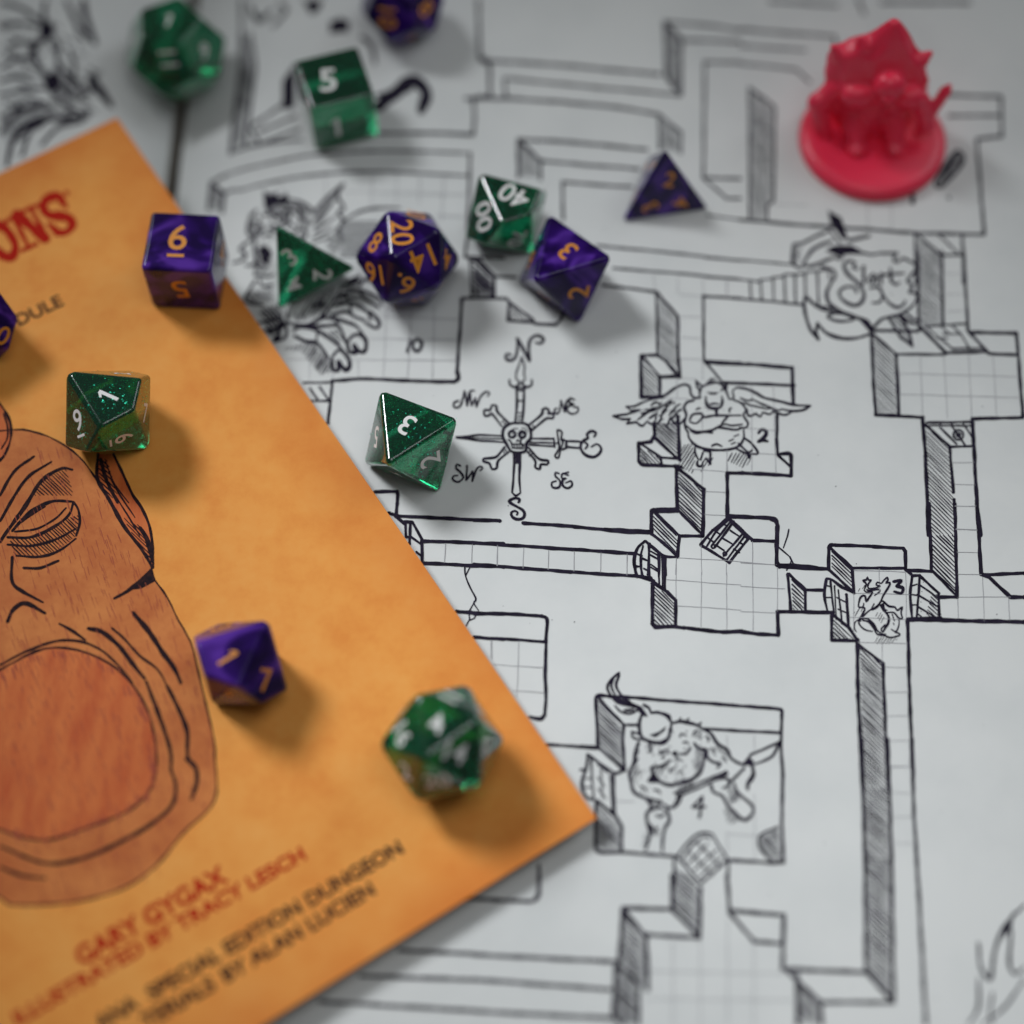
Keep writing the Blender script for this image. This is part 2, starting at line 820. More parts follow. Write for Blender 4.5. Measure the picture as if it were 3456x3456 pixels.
MAP['rat_drawing'] = """
@R
5s 1170,470 1200,380 1140,320 1200,310 1220,260 1240,310 1290,310 1240,380 1240,460 1370,450 1450,420
5s 1450,420 1380,400 1400,350 1470,370 1510,320 1580,260 1590,320 1550,360 1630,360 1600,440 1550,520 1500,600 1450,720 1370,800 1260,860 1180,930 1110,1010 1090,1060
5s 1210,480 1250,500 1420,480 1440,520 1350,590
5s 1160,490 1200,530 1310,530 1240,640 1200,700 1180,600 1120,600 1080,660 1060,800 1140,790 1150,730
5s 1060,800 1170,820 1130,930 1060,1060 1110,1160 1200,1220 1310,1240
4s 1050,1030 990,1080 980,1180 1020,1250
5s 1110,1010 1220,1010 1330,1110 1400,1230 1500,1290 1550,1290
5s 1130,1040 1240,1070 1330,1180 1400,1290 1520,1310 1640,1350 1800,1310 1780,1270 1720,1260
5s 1340,740 1290,850 1400,800 1480,690 1600,780 1720,800 1760,860 1850,800 1830,900 1850,1010 1780,990 1700,900 1560,900
6s 1500,830 1600,960 1600,1080 1540,1180 1500,1250 1470,1200 1540,1120
4s 1790,1020 1790,1120 1740,1240 1650,1200
3 1670,930 1710,1050
3 1690,1090 1700,1120
4f 1430,760 1520,720 1540,830 1600,860 1500,880
2d 1340,930 1450,880 1540,1000 1460,1090
2d 960,920 1060,820 1160,830 1000,980
2d 1360,1330 1780,1370 1640,1470 1360,1470
2d 1060,480 1180,400 1180,440 1050,540
"""
MAP['compass_rose'] = """
@K
8s 790,255 745,240 728,275 745,305 790,312 835,280 855,190 852,70
11 858,80 985,310
9s 988,320 980,150 1010,70 1080,42 1140,80 1110,128 1055,115
5s 905,270 870,380 845,440 840,520
5s 905,270 935,380 930,440 942,520
7s 770,520 780,580 840,600 880,560 860,520
7s 1012,520 1010,580 950,600 910,560 930,525
6 840,615 942,615
7s 850,610 850,800 828,990
7s 930,610 925,800 912,985
5 850,750 930,750
5 855,640 925,645
4 860,880 895,885
4 860,920 900,922
4 850,950 905,955
9s 870,990 960,1010 1000,1080 1000,1160 960,1210 950,1290 900,1312 830,1312 780,1290 740,1220 700,1140 710,1050 780,1000 870,990
9o 800,1115 34
9o 910,1120 32
4o 803,1112 6
4o 908,1120 6
4f 835,1200 860,1160 885,1192
4 790,1220 935,1222
4 800,1262 925,1268
4 822,1225 826,1262
4 850,1225 852,1266
4 880,1225 880,1268
4 905,1225 904,1268
5s 755,1170 790,1200 800,1260
5s 905,1160 890,1200 930,1250
3s 800,1060 840,1050 865,1060
3s 900,1050 940,1050 970,1090
7s 970,1020 1120,900 1130,850 1170,830 1200,860 1190,890 1240,890 1242,940 1180,940 1110,990 1010,1080
7s 770,1000 640,870 630,810 580,800 560,850 500,850 500,910 550,910 580,890 690,1030
7s 720,1250 640,1350 580,1370 490,1380 490,1410 550,1430 580,1490 630,1480 650,1400 770,1300
7s 980,1260 1090,1380 1190,1400 1180,1440 1110,1440 1100,1490 1050,1470 1050,1400 960,1300
4 690,980 710,960
4 710,1000 735,980
4 735,1020 760,1000
4 1000,1040 1030,1060
4 1025,1015 1050,1040
4 700,1290 720,1330
4 720,1270 745,1310
4 990,1300 970,1320
4 1010,1330 985,1350
6 195,1145 450,1120 690,1130
6 195,1145 450,1185 720,1200
4 210,1145 700,1165
6 1000,1160 1250,1165
5 990,1200 1290,1212
6 990,1230 1250,1242
6 1250,1160 1262,1250
6s 1290,1070 1340,1090 1330,1170 1350,1200 1320,1300 1300,1370 1265,1350 1310,1260 1300,1170 1290,1070
7 1350,1170 1390,1190 1390,1260 1350,1280
6 1400,1188 1530,1192
6 1400,1248 1520,1262
8s 1690,1140 1712,1100 1660,1078 1612,1115 1625,1155 1580,1180 1548,1220 1550,1280 1600,1340 1690,1360 1755,1315 1765,1260 1720,1220 1660,1250
6s 1590,1200 1622,1230 1590,1275
7s 820,1320 820,1450 812,1600 800,1750
7s 892,1320 882,1450 878,1600 890,1750
6s 800,1750 840,1780 890,1750
4f 832,1330 880,1330 870,1430 838,1440
8s 868,1855 880,1822 830,1808 765,1840 800,1872 860,1905 920,1945 935,1990 910,2030 850,2038 800,2010 790,1965 830,1945 862,1965 850,1990
6s 220,750 170,770 170,820 230,810 265,720 282,640
6 285,650 310,800
6s 310,800 330,690 350,645 390,640
6 345,690 360,800 400,720 412,812
6s 412,812 460,700 520,652 555,670 530,700
5s 1290,830 1260,850 1270,890 1310,870 1330,750
6 1330,750 1370,870
6s 1370,870 1390,760 1440,720
6s 1480,740 1430,720 1420,770 1470,790 1410,810 1400,860 1450,892 1510,870 1512,820 1470,822
6s 240,1460 200,1440 190,1480 240,1530 270,1580 220,1630 160,1610 160,1570 210,1560
6 310,1460 300,1610 370,1520 370,1620
6s 370,1620 410,1500 450,1462 482,1480 450,1510
6s 1310,1540 1270,1530 1270,1570 1320,1620 1310,1690 1240,1690 1230,1640 1280,1620
6s 1410,1560 1350,1540 1340,1590 1390,1590 1350,1610 1350,1670 1400,1700 1450,1670 1440,1620 1380,1640
5 1350,1540 1410,1525
"""
MAP['dragon_drawing'] = """
@D
3h 1040,430 1270,180 1210,300 1120,480 1010,640
3h 590,380 790,330 900,350 990,420 930,470 800,420 640,440
3h 440,500 560,560 480,640 430,600
3h 480,760 560,720 640,780 620,960 500,960
3d 1260,560 1300,640 1200,820 1120,720
3h 1240,1080 1440,990 1450,1060 1300,1160
4h 520,1300 700,1250 760,1430 620,1560
3d 960,1220 1200,1080 1230,1180 1060,1360 860,1420
5s 640,480 720,450 760,480 700,540
5s 900,480 960,500 940,560
5s 600,560 660,590 720,570
5s 1260,1100 1240,1200 1280,1260
6s 1020,420 1150,280 1290,160
6s 1290,160 1230,270 1290,380 1240,420 1280,500 1210,620
4s 1030,600 1130,520 1230,450
4s 980,540 1100,430 1210,300
4s 1000,660 1110,610 1200,560
4s 1010,700 1120,660 1190,640
5f 570,380 560,220 630,260 680,230 700,290 770,240 800,320 690,350
6s 800,310 900,330 980,380 1020,450
5s 580,400 640,360 720,340 830,360 900,420
6s 500,400 440,480 420,600 470,640 560,570 520,520 470,500
6s 560,450 640,430 700,480
6s 700,480 780,400 800,460 740,520 640,560
6s 830,600 900,570 950,600 930,650 850,650
5s 560,640 600,620 640,620
6s 460,660 380,720 350,760 400,800 360,860 280,880
6s 400,900 460,900 500,860
5f 510,740 600,720 640,800 600,900 550,880
6s 480,660 480,760 500,900 480,980
6s 480,990 600,1000 660,980
6s 490,1040 430,1130 400,1230 560,1260
3h 430,1150 640,1100 650,1230 420,1240
5s 520,1030 560,1090 650,1080
5s 850,430 900,470 880,540
5s 760,560 800,520 840,560
5s 880,360 900,400 950,420
5s 1280,500 1450,410 1650,380 1800,385
5f 1290,1090 1330,1030 1440,980 1420,1060
7s 1200,1270 1340,1240 1500,1320 1530,1400
7s 1180,1350 1310,1320 1390,1370 1480,1400
7s 1530,1320 1610,1420 1580,1470 1480,1420
7s 1000,1440 1100,1380 1220,1390 1380,1440 1460,1520
7s 990,1460 1130,1450 1240,1450 1300,1580 1320,1620
8s 1320,1600 1340,1680 1400,1690 1380,1620 1430,1680 1480,1680 1490,1590 1440,1530 1370,1540 1330,1590
7s 830,1490 900,1460 1040,1490 1200,1590 1290,1680
7s 840,1540 950,1590 1050,1610 1150,1740
8s 1180,1740 1190,1840 1240,1850 1240,1770 1300,1850 1340,1820 1330,1740 1250,1670 1190,1720
5 1220,1395 1230,1450
5 1050,1500 1040,1600
5 1350,1250 1350,1320
6s 1250,1170 1430,1130 1590,1190 1640,1260
6s 1430,1090 1480,1030 1560,1060
6 1440,1130 1450,1180 1600,1280
6s 1260,1180 1300,1190 1420,1200
6s 780,1330 790,1420 960,1440 1100,1350 1220,1200
4s 1000,1280 1050,1230 1100,1220
4s 1030,1300 1080,1270 1130,1250
4 1040,1240 1080,1290
4 1070,1220 1110,1270
4 860,1350 870,1400
4 910,1340 930,1390
6s 520,1420 640,1400 720,1370 700,1450 560,1500
6s 600,1520 700,1490 760,1430 760,1550 650,1600
5f 640,1560 720,1490 720,1560 660,1600
3h 1150,1500 1230,1480 1300,1620 1160,1560
3d 700,1660 1000,1590 1150,1750 1200,1860 1080,1900 900,1680
3d 1090,1330 1180,1300 1160,1360 1060,1400
"""
MAP['room_number'] = """
@G
7s 1395,650 1420,618 1462,630 1455,675 1390,727
7s 1390,727 1430,712 1478,725
#@M
6 1045,1352 1072,1175 985,1262 1092,1262
#@c3
7s 1040,532 1095,525 1060,563
7s 1060,563 1105,575 1095,612 1045,600
#@b1
7 1255,640 1235,722
7s 1310,633 1340,660 1322,712 1290,717 1272,680 1290,640 1310,633
#@a3
7s 1330,1240 1450,1050 1500,1040 1520,1090 1480,1160 1370,1270 1330,1240
5d 1330,1240 1450,1050 1500,1040 1520,1090 1480,1160 1370,1270
9o 1420,1350 12
9 1175,1340 1172,1385
"""
MAP['beast_drawing'] = """
@T
8f 620,480 700,370 690,640 620,650
26s 1180,640 1300,545 1390,480 1440,505 1475,560 1440,660
8f 1170,560 1350,500 1380,530 1230,640
8f 900,130 960,105 1020,130 1010,190 900,200
8f 740,0 860,0 840,60 790,90
8s 600,20 640,60 590,130 560,160
10s 430,40 480,120 560,60
9s 1090,220 1150,280 1170,380
"""
MAP['flame_drawing'] = """
@E
9s 1740,350 1750,450 1790,500 1810,380 1850,280 1935,190
9s 1880,300 1870,430 1895,480 1935,450
8s 1740,500 1740,620 1700,690
7s 1800,560 1790,640 1800,690
7s 1935,500 1850,620 1760,690
8f 1850,280 1890,215 1880,290 1845,340
"""
LEFT_PAGE = """
@a0
12s 0,190 150,170 270,190
12s 0,20 150,60 300,160
12s 330,0 320,150 380,190
11s 480,0 560,180 640,260
18s 600,0 620,120 690,320
12s 200,420 300,280 330,200
10s 0,500 120,430 230,420
16s 240,300 250,420 330,560 370,640
10s 0,690 200,650 350,640
12s 430,320 420,450 560,600 640,680 700,560
10s 500,360 540,480 520,600
12s 0,970 130,830 330,740
12s 50,1200 80,1060 200,930 400,860 600,850
24s 650,560 720,650 800,760
10s 160,1130 220,960 370,860
10s 300,1050 420,930 600,880
9f 560,640 700,600 830,780 640,840
9f 280,180 380,150 400,240 300,330
9s 0,590 120,560 240,590
10s 380,500 430,620 560,720
9s 120,760 220,720 330,760
9s 0,860 110,790 250,800
9s 430,620 520,700 640,740
12s 330,600 400,700 520,790 640,830
9s 60,330 150,300 250,330
9f 330,560 400,500 450,600 390,680
9s 420,900 520,860 640,860
9s 90,1010 190,900 330,850
9s 380,260 430,330 420,420
9s 540,100 570,240 620,300
3h 420,420 560,600 640,680 500,800 360,640
3h 0,860 330,740 600,850 400,870 200,940 60,1080
"""

# ---------------------------------------------------------------- pixels to places
rng = random.Random(7)


def ray_dir(px, py):
    return RGT * ((px - PX / 2) / FPX) + UPV * ((PX / 2 - py) / FPX) + FWD


def on_plane(px, py, p0, n):
    r = ray_dir(px, py)
    return CAM + r * ((p0 - CAM).dot(n) / r.dot(n))


def on_level(px, py, z=0.0):
    return on_plane(px, py, Vector((0, 0, z)), Vector((0, 0, 1)))


def on_field(px, py, h):
    z = 0.0
    r = ray_dir(px, py)
    for _ in range(40):
        p = CAM + r * ((z - CAM.z) / r.z)
        z2 = h(p.x, p.y)
        if abs(z2 - z) < 1e-4:
            break
        z = z * 0.45 + z2 * 0.55
    return CAM + r * ((z - CAM.z) / r.z)


def to_px(p):
    q = p - CAM
    d = q.dot(FWD)
    return Vector((PX / 2 + FPX * q.dot(RGT) / d, PX / 2 - FPX * q.dot(UPV) / d))


# the open map book: both pages sink into the gutter
GUT_D, GUT_L, GUT_L2 = 18.0, 17.0, 13.0
_g0 = on_level(657, 0, -GUT_D)
_g1 = on_level(582, 652, -GUT_D)


def gutter_x(y):
    return _g0.x + (_g1.x - _g0.x) * (y - _g0.y) / (_g1.y - _g0.y)


def h_page(x, y):
    d = x - gutter_x(y)
    return -GUT_D * math.exp(-d / GUT_L) if d > 0 else -GUT_D * math.exp(d / GUT_L2)


# the booklet: a flat slab whose near end rides higher
BK_T = 1.0
_c0 = Vector((on_level(395, 397, 2.2)))
_c1 = Vector((on_level(2014, 2761, 4.0)))
BK_U = (_c1 - _c0).normalized()                       # along the open edge
_side = Vector((0, 0, 1)).cross(BK_U)
BK_S = -_side.normalized()                            # towards the spine
if BK_S.x > 0:
    BK_S = -BK_S
BK_N = BK_U.cross(BK_S)
if BK_N.z < 0:
    BK_N = -BK_N


def h_book(x, y):
    return _c0.z - ((x - _c0.x) * BK_N.x + (y - _c0.y) * BK_N.y) / BK_N.z


def in_book(x, y):
    p = Vector((x, y, 0)) - Vector((_c0.x, _c0.y, 0))
    s = p.dot(Vector((BK_S.x, BK_S.y, 0)))
    u = p.dot(Vector((BK_U.x, BK_U.y, 0)))
    return s > 0 and 0 < u < (_c1 - _c0).length


def on_book(px, py):
    return on_plane(px, py, _c0, BK_N)


# ---------------------------------------------------------------- helpers
def link(name, verts, faces, mat, parent=None, smooth=False, off=None):
    me = bpy.data.meshes.new(name)
    o = Vector(off) if off is not None else Vector((0, 0, 0))
    me.from_pydata([tuple((Vector(v) - o) * MM) for v in verts], [], faces)
    if smooth:
        me.polygons.foreach_set('use_smooth', [True] * len(me.polygons))
    me.update()
    ob = bpy.data.objects.new(name, me)
    if mat:
        me.materials.append(mat)
    col.objects.link(ob)
    if parent:
        ob.parent = parent
    return ob


def thing(name, label, cat, loc, group=None):
    e = bpy.data.objects.new(name, None)
    e.empty_display_size = 0.01
    col.objects.link(e)
    e.location = Vector(loc) * MM
    e['label'] = label
    e['category'] = cat
    if group:
        e['group'] = group
    return e


def material(name, color, rough=0.5, **kw):
    m = bpy.data.materials.new(name)
    m.use_nodes = True
    b = m.node_tree.nodes['Principled BSDF']
    b.inputs['Base Color'].default_value = (*color, 1)
    b.inputs['Roughness'].default_value = rough
    for k, v in kw.items():
        b.inputs[k].default_value = v
    return m


def noise_mix(m, stops, scale, detail=4.0, rough=0.6, distortion=0.0, bump=0.0, bump_scale=None, bump_dist=0.0001, stretch=(1, 1, 1)):
    nt = m.node_tree
    b = nt.nodes['Principled BSDF']
    tc = nt.nodes.new('ShaderNodeTexCoord')
    mp = nt.nodes.new('ShaderNodeMapping')
    mp.inputs['Scale'].default_value = stretch
    nt.links.new(tc.outputs['Object'], mp.inputs['Vector'])
    n = nt.nodes.new('ShaderNodeTexNoise')
    n.inputs['Scale'].default_value = scale
    n.inputs['Detail'].default_value = detail
    n.inputs['Roughness'].default_value = rough
    n.inputs['Distortion'].default_value = distortion
    nt.links.new(mp.outputs[0], n.inputs['Vector'])
    r = nt.nodes.new('ShaderNodeValToRGB')
    els = r.color_ramp.elements
    while len(els) < len(stops):
        els.new(0.5)
    for e, (p, c) in zip(els, stops):
        e.position = p
        e.color = (*c, 1)
    nt.links.new(n.outputs['Fac'], r.inputs[0])
    nt.links.new(r.outputs[0], b.inputs['Base Color'])
    if bump:
        n2 = nt.nodes.new('ShaderNodeTexNoise')
        n2.inputs['Scale'].default_value = bump_scale
        n2.inputs['Detail'].default_value = 6
        nt.links.new(tc.outputs['Object'], n2.inputs['Vector'])
        bp = nt.nodes.new('ShaderNodeBump')
        bp.inputs['Strength'].default_value = bump
        bp.inputs['Distance'].default_value = bump_dist
        nt.links.new(n2.outputs['Fac'], bp.inputs['Height'])
        nt.links.new(bp.outputs[0], b.inputs['Normal'])
    return m


M_PAPER = noise_mix(material('map_paper', (0.7, 0.7, 0.7), 0.62),
                    [(0.38, (0.68, 0.705, 0.695)), (0.62, (0.755, 0.775, 0.76))], 26, 9, bump=0.25, bump_scale=900, bump_dist=0.00005)
M_INK = noise_mix(material('black_ink', (0.01, 0.008, 0.016), 0.7, **{'Specular IOR Level': 0.1}),
                  [(0.3, (0.008, 0.006, 0.013)), (0.75, (0.028, 0.022, 0.045))], 500)
M_GRID = material('grey_ink', (0.34, 0.34, 0.36), 0.6)
M_EDGE = noise_mix(material('page_edges', (0.6, 0.6, 0.57), 0.8), [(0.35, (0.45, 0.44, 0.4)), (0.65, (0.66, 0.65, 0.6))], 60, stretch=(1, 1, 60))
M_TABLE = noise_mix(material('table_wood', (0.05, 0.03, 0.02), 0.45), [(0.3, (0.03, 0.018, 0.01)), (0.7, (0.09, 0.05, 0.03))], 12, stretch=(1, 9, 1))
M_COVER = noise_mix(material('orange_cover', (0.8, 0.4, 0.1), 0.6, **{'Specular IOR Level': 0.25}),
                    [(0.34, (0.86, 0.30, 0.048)), (0.5, (0.93, 0.375, 0.070)), (0.68, (0.96, 0.43, 0.095))], 70, 12, 0.74, bump=0.3, bump_scale=1400, bump_dist=0.00006)


def edge_stain(m, origin, axis_s, axis_u, length):
    # printed parchment: rust-brown staining that creeps in unevenly from the edges
    nt = m.node_tree
    bs = nt.nodes['Principled BSDF']
    src = bs.inputs['Base Color'].links[0].from_socket
    geo = nt.nodes.new('ShaderNodeTexCoord')

    def axis(v, o):
        d = nt.nodes.new('ShaderNodeVectorMath')
        d.operation = 'DOT_PRODUCT'
        d.inputs[1].default_value = v
        nt.links.new(geo.outputs['Object'], d.inputs[0])
        a = nt.nodes.new('ShaderNodeMath')
        a.operation = 'SUBTRACT'
        a.inputs[1].default_value = o
        nt.links.new(d.outputs['Value'], a.inputs[0])
        return a.outputs[0]
    s = axis(axis_s, origin.dot(axis_s))
    u = axis(axis_u, origin.dot(axis_u))
    inv = nt.nodes.new('ShaderNodeMath')
    inv.operation = 'SUBTRACT'
    inv.inputs[0].default_value = length
    nt.links.new(u, inv.inputs[1])
    m1 = nt.nodes.new('ShaderNodeMath')
    m1.operation = 'MINIMUM'
    nt.links.new(s, m1.inputs[0])
    nt.links.new(u, m1.inputs[1])
    m2 = nt.nodes.new('ShaderNodeMath')
    m2.operation = 'MINIMUM'
    nt.links.new(m1.outputs[0], m2.inputs[0])
    nt.links.new(inv.outputs[0], m2.inputs[1])
    mr = nt.nodes.new('ShaderNodeMapRange')
    mr.inputs['From Min'].default_value = 0
    mr.inputs['From Max'].default_value = 0.016
    mr.inputs['To Min'].default_value = 1
    mr.inputs['To Max'].default_value = 0
    nt.links.new(m2.outputs[0], mr.inputs['Value'])
    n = nt.nodes.new('ShaderNodeTexNoise')
    n.inputs['Scale'].default_value = 60
    n.inputs['Detail'].default_value = 6
    nt.links.new(geo.outputs['Object'], n.inputs['Vector'])
    k = nt.nodes.new('ShaderNodeMath')
    k.operation = 'MULTIPLY'
    nt.links.new(mr.outputs['Result'], k.inputs[0])
    nt.links.new(n.outputs['Fac'], k.inputs[1])
    mx = nt.nodes.new('ShaderNodeMix')
    mx.data_type = 'RGBA'
    nt.links.new(k.outputs[0], mx.inputs['Factor'])
    nt.links.new(src, mx.inputs['A'])
    mx.inputs['B'].default_value = (0.70, 0.17, 0.02, 1)
    nt.links.new(mx.outputs['Result'], bs.inputs['Base Color'])


M_FACE = noise_mix(material('printed_brown', (0.5, 0.2, 0.06), 0.6, **{'Specular IOR Level': 0.25}),
                   [(0.36, (0.54, 0.135, 0.030)), (0.64, (0.72, 0.245, 0.060))], 90, 10, 0.7, bump=0.3, bump_scale=1400, bump_dist=0.00006)
M_MOUTH = noise_mix(material('printed_red_brown', (0.4, 0.1, 0.03), 0.6, **{'Specular IOR Level': 0.25}),
                    [(0.36, (0.56, 0.095, 0.020)), (0.64, (0.74, 0.205, 0.048))], 90, 10, 0.7, stretch=(2.2, 0.5, 1), bump=0.3, bump_scale=1400, bump_dist=0.00006)
M_COVERINK = noise_mix(material('cover_ink', (0.02, 0.01, 0.01), 0.7, **{'Specular IOR Level': 0.1}), [(0.4, (0.012, 0.007, 0.012)), (0.8, (0.06, 0.022, 0.02))], 900)
M_REDINK = material('red_ink', (0.52, 0.016, 0.006), 0.7, **{'Specular IOR Level': 0.1})
M_GRAIN = material('red_brown_ink', (0.40, 0.065, 0.022), 0.7)

# ---------------------------------------------------------------- pen strokes
def inside(pt, poly):
    c = False
    for a, b in zip(poly, poly[1:] + poly[:1]):
        if (a.y > pt.y) != (b.y > pt.y) and pt.x < (b.x - a.x) * (pt.y - a.y) / (b.y - a.y) + a.x:
            c = not c
    return c


def catmull(pts, step):
    if len(pts) < 3:
        return pts
    out = []
    closed = (pts[0] - pts[-1]).length < 1e-6
    n = len(pts)
    for i in range(n - 1):
        p1, p2 = pts[i], pts[i + 1]
        p0 = pts[i - 1] if i > 0 else (pts[-2] if closed else p1 * 2 - p2)
        p3 = pts[i + 2] if i + 2 < n else (pts[1] if closed else p2 * 2 - p1)
        k = max(2, int((p2 - p1).length / step))
        for j in range(k):
            t = j / k
            out.append(0.5 * ((2 * p1) + (p2 - p0) * t + (2 * p0 - 5 * p1 + 4 * p2 - p3) * t * t + (3 * p1 - p0 - 3 * p2 + p3) * t ** 3))
    out.append(pts[-1])
    return out


def densify(pts, step):
    out = [pts[0]]
    for a, b in zip(pts, pts[1:]):
        k = max(1, int((b - a).length / step))
        for j in range(1, k + 1):
            out.append(a.lerp(b, j / k))
    return out


class Pen:
    """Collects flat ink shapes lying on one printed surface."""

    def __init__(self, place, normal_off, gain=1.25):
        self.place, self.off, self.gain = place, normal_off, gain
        self.v, self.f = [], []

    def put(self, p, lift):
        q = self.place(p.x, p.y)
        q = q + self.off * lift
        self.v.append(q)
        return len(self.v) - 1

    def ribbon(self, pts, w, taper=False, wob=0.10, jit=0.5):
        # pts in photo pixels, w in photo pixels
        lift = 0.055 + rng.random() * 0.012
        n = len(pts)
        if n < 2:
            return
        ph, ph2 = rng.random() * 9, rng.random() * 9
        L = 0
        prev = None
        for i, p in enumerate(pts):
            a = pts[max(0, i - 1)]
            b = pts[min(n - 1, i + 1)]
            d = b - a
            if d.length < 1e-6:
                d = Vector((1, 0))
            d = d.normalized()
            nn = Vector((-d.y, d.x))
            if i:
                L += (p - pts[i - 1]).length
            ww = w * 0.5 * (1 + wob * math.sin(L / 23 + ph) + wob * 0.8 * math.sin(L / 9.3 + ph2))
            if taper:
                t = i / (n - 1)
                ww *= 0.55 + 0.6 * math.sin(math.pi * min(1, 0.18 + t * 0.72))
            c = p + nn * (jit * math.sin(L / 31 + ph2) + jit * 0.5 * math.sin(L / 11 + ph))
            ia, ib = self.put(c + nn * ww, lift), self.put(c - nn * ww, lift)
            if prev:
                self.f.append((prev[0], prev[1], ib, ia))
            prev = (ia, ib)

    def disc(self, c, r, k=10):
        lift = 0.055 + rng.random() * 0.012
        self.f.append(tuple(self.put(c + Vector((math.cos(2 * math.pi * i / k), -math.sin(2 * math.pi * i / k))) * r, lift) for i in range(k)))

    def line(self, pts, w, smooth=False):
        if smooth:
            self.ribbon(catmull(pts, 5), w, taper=(pts[0] - pts[-1]).length > 5, jit=0.3)
            self.disc(pts[0], w * 0.36)
            self.disc(pts[-1], w * 0.3)
        else:
            for a, b in zip(pts, pts[1:]):
                self.ribbon(densify([a, b], 8), w)
            for p in pts:
                self.disc(p, w * rng.uniform(0.5, 0.6))

    def poly(self, pts, lift=None):
        lift = 0.05 + rng.random() * 0.01 if lift is None else lift
        ids = [self.put(p, lift) for p in pts]
        for t in tessellate_polygon([[Vector((p.x, p.y, 0)) for p in pts]]):
            self.f.append(tuple(ids[i] for i in t))

    def hatch(self, pts, w, d, gap):
        d = Vector(d).normalized()
        nn = Vector((-d.y, d.x))
        lo, hi = min(p.dot(nn) for p in pts), max(p.dot(nn) for p in pts)
        s = lo + gap * 0.5
        while s < hi:
            xs = []
            for a, b in zip(pts, pts[1:] + pts[:1]):
                sa, sb = a.dot(nn) - s, b.dot(nn) - s
                if sa * sb < 0:
                    q = a.lerp(b, sa / (sa - sb))
                    xs.append(q.dot(d))
            xs.sort()
            for t0, t1 in zip(xs[::2], xs[1::2]):
                if t1 - t0 > gap * 0.6:
                    j = rng.uniform(-1.2, 1.2)
                    self.ribbon(densify([nn * (s + j) + d * t0, nn * (s - j) + d * t1], 14), w * rng.uniform(0.8, 1.15), taper=True)
            s += gap * rng.uniform(0.82, 1.2)

    def ticks(self, pts, n, lo, hi, w, d):
        x0, x1 = min(q.x for q in pts), max(q.x for q in pts)
        y0, y1 = min(q.y for q in pts), max(q.y for q in pts)
        for _ in range(n):
            q = Vector((rng.uniform(x0, x1), rng.uniform(y0, y1)))
            if inside(q, pts):
                a = Vector(d) + Vector((rng.gauss(0, .35), rng.gauss(0, .35)))
                e = q + a.normalized() * rng.uniform(lo, hi)
                c = (q + e) / 2 + Vector((a.y, -a.x)) * rng.uniform(-2, 2)
                self.ribbon(catmull([q, c, e], 4), w, taper=True)

    def run(self, text):
        X = Y = 0
        K = 1
        for ln in text.strip().splitlines():
            if not ln.strip():
                continue
            if ln[0] == '@':
                X, Y, K = TILES[ln[1:].strip()]
                continue
            head, rest = ln.split(' ', 1)
            w = float(''.join(c for c in head if c.isdigit())) * self.gain
            fl = ''.join(c for c in head if c.isalpha())
            if fl == 'o':
                c, r = rest.split()
                cx, cy = map(float, c.split(','))
                cx, cy, r = X + cx * K, Y + cy * K, float(r) * K
                if r < w * 0.75:
                    self.disc(Vector((cx, cy)), max(r, 1.6))
                else:
                    k = 22
                    self.ribbon([Vector((cx + r * math.cos(2 * math.pi * i / k), cy + r * math.sin(2 * math.pi * i / k))) for i in range(k + 1)], w)
                continue
            pts = [Vector((X + float(a) * K, Y + float(b) * K)) for a, b in (q.split(',') for q in rest.split())]
            if fl == 'f':
                self.poly(pts)
            elif fl == 'h':
                self.hatch(pts, w, (1, 0.98), 9.5 if w < 5 else 11)
            elif fl == 'd':
                self.hatch(pts, w, (-0.62, 1), 10 if K > 0.25 else 8)
            else:
                self.line(pts, w, fl == 's')

    def build(self, name, mat, parent):
        # one-sided sheets: make every face look along the surface normal
        fs = []
        for f in self.f:
            a, b, c = self.v[f[0]], self.v[f[1]], self.v[f[2]]
            fs.append(f if (b - a).cross(c - a).dot(self.off) > 0 else tuple(reversed(f)))
        return link(name, self.v, fs, mat, parent, off=parent.location / MM)


# ---------------------------------------------------------------- text shapes (cap height 1, centred)
_glyphs = {}


def glyph(body, bold=0.0):
    key = (body, bold)
    if key not in _glyphs:
        cu = bpy.data.curves.new('lettering', 'FONT')
        cu.body = body
        cu.size = 1.0
        cu.offset = bold
        cu.resolution_u = 4
        cu.fill_mode = 'FRONT'
        ob = bpy.data.objects.new('lettering', cu)
        col.objects.link(ob)
        dg = bpy.context.evaluated_depsgraph_get()
        me = ob.evaluated_get(dg).to_mesh()
        vs = [v.co.copy() for v in me.vertices]
        fs = [tuple(p.vertices) for p in me.polygons]
        ob.evaluated_get(dg).to_mesh_clear()
        bpy.data.objects.remove(ob)
        bpy.data.curves.remove(cu)
        x0, x1 = min(v.x for v in vs), max(v.x for v in vs)
        y0, y1 = min(v.y for v in vs), max(v.y for v in vs)
        h = y1 - y0
        _glyphs[key] = ([((v.x - (x0 + x1) / 2) / h, (v.y - (y0 + y1) / 2) / h) for v in vs], fs, (x1 - x0) / h)
    return _glyphs[key]


# ---------------------------------------------------------------- table and open map book
BASE_Z = -GUT_D - 3.0
table = link('table_top', [(-700, -700, BASE_Z - 30), (700, -700, BASE_Z - 30), (700, 900, BASE_Z - 30), (-700, 900, BASE_Z - 30),
                           (-700, -700, BASE_Z), (700, -700, BASE_Z), (700, 900, BASE_Z), (-700, 900, BASE_Z)],
             [(3, 2, 1, 0), (4, 5, 6, 7), (0, 1, 5, 4), (1, 2, 6, 5), (2, 3, 7, 6), (3, 0, 4, 7)], M_TABLE)
table['kind'] = 'structure'

book = thing('map_book', 'open book of hand-drawn black and white dungeon maps lying under the dice', 'book', (60, 20, BASE_Z))


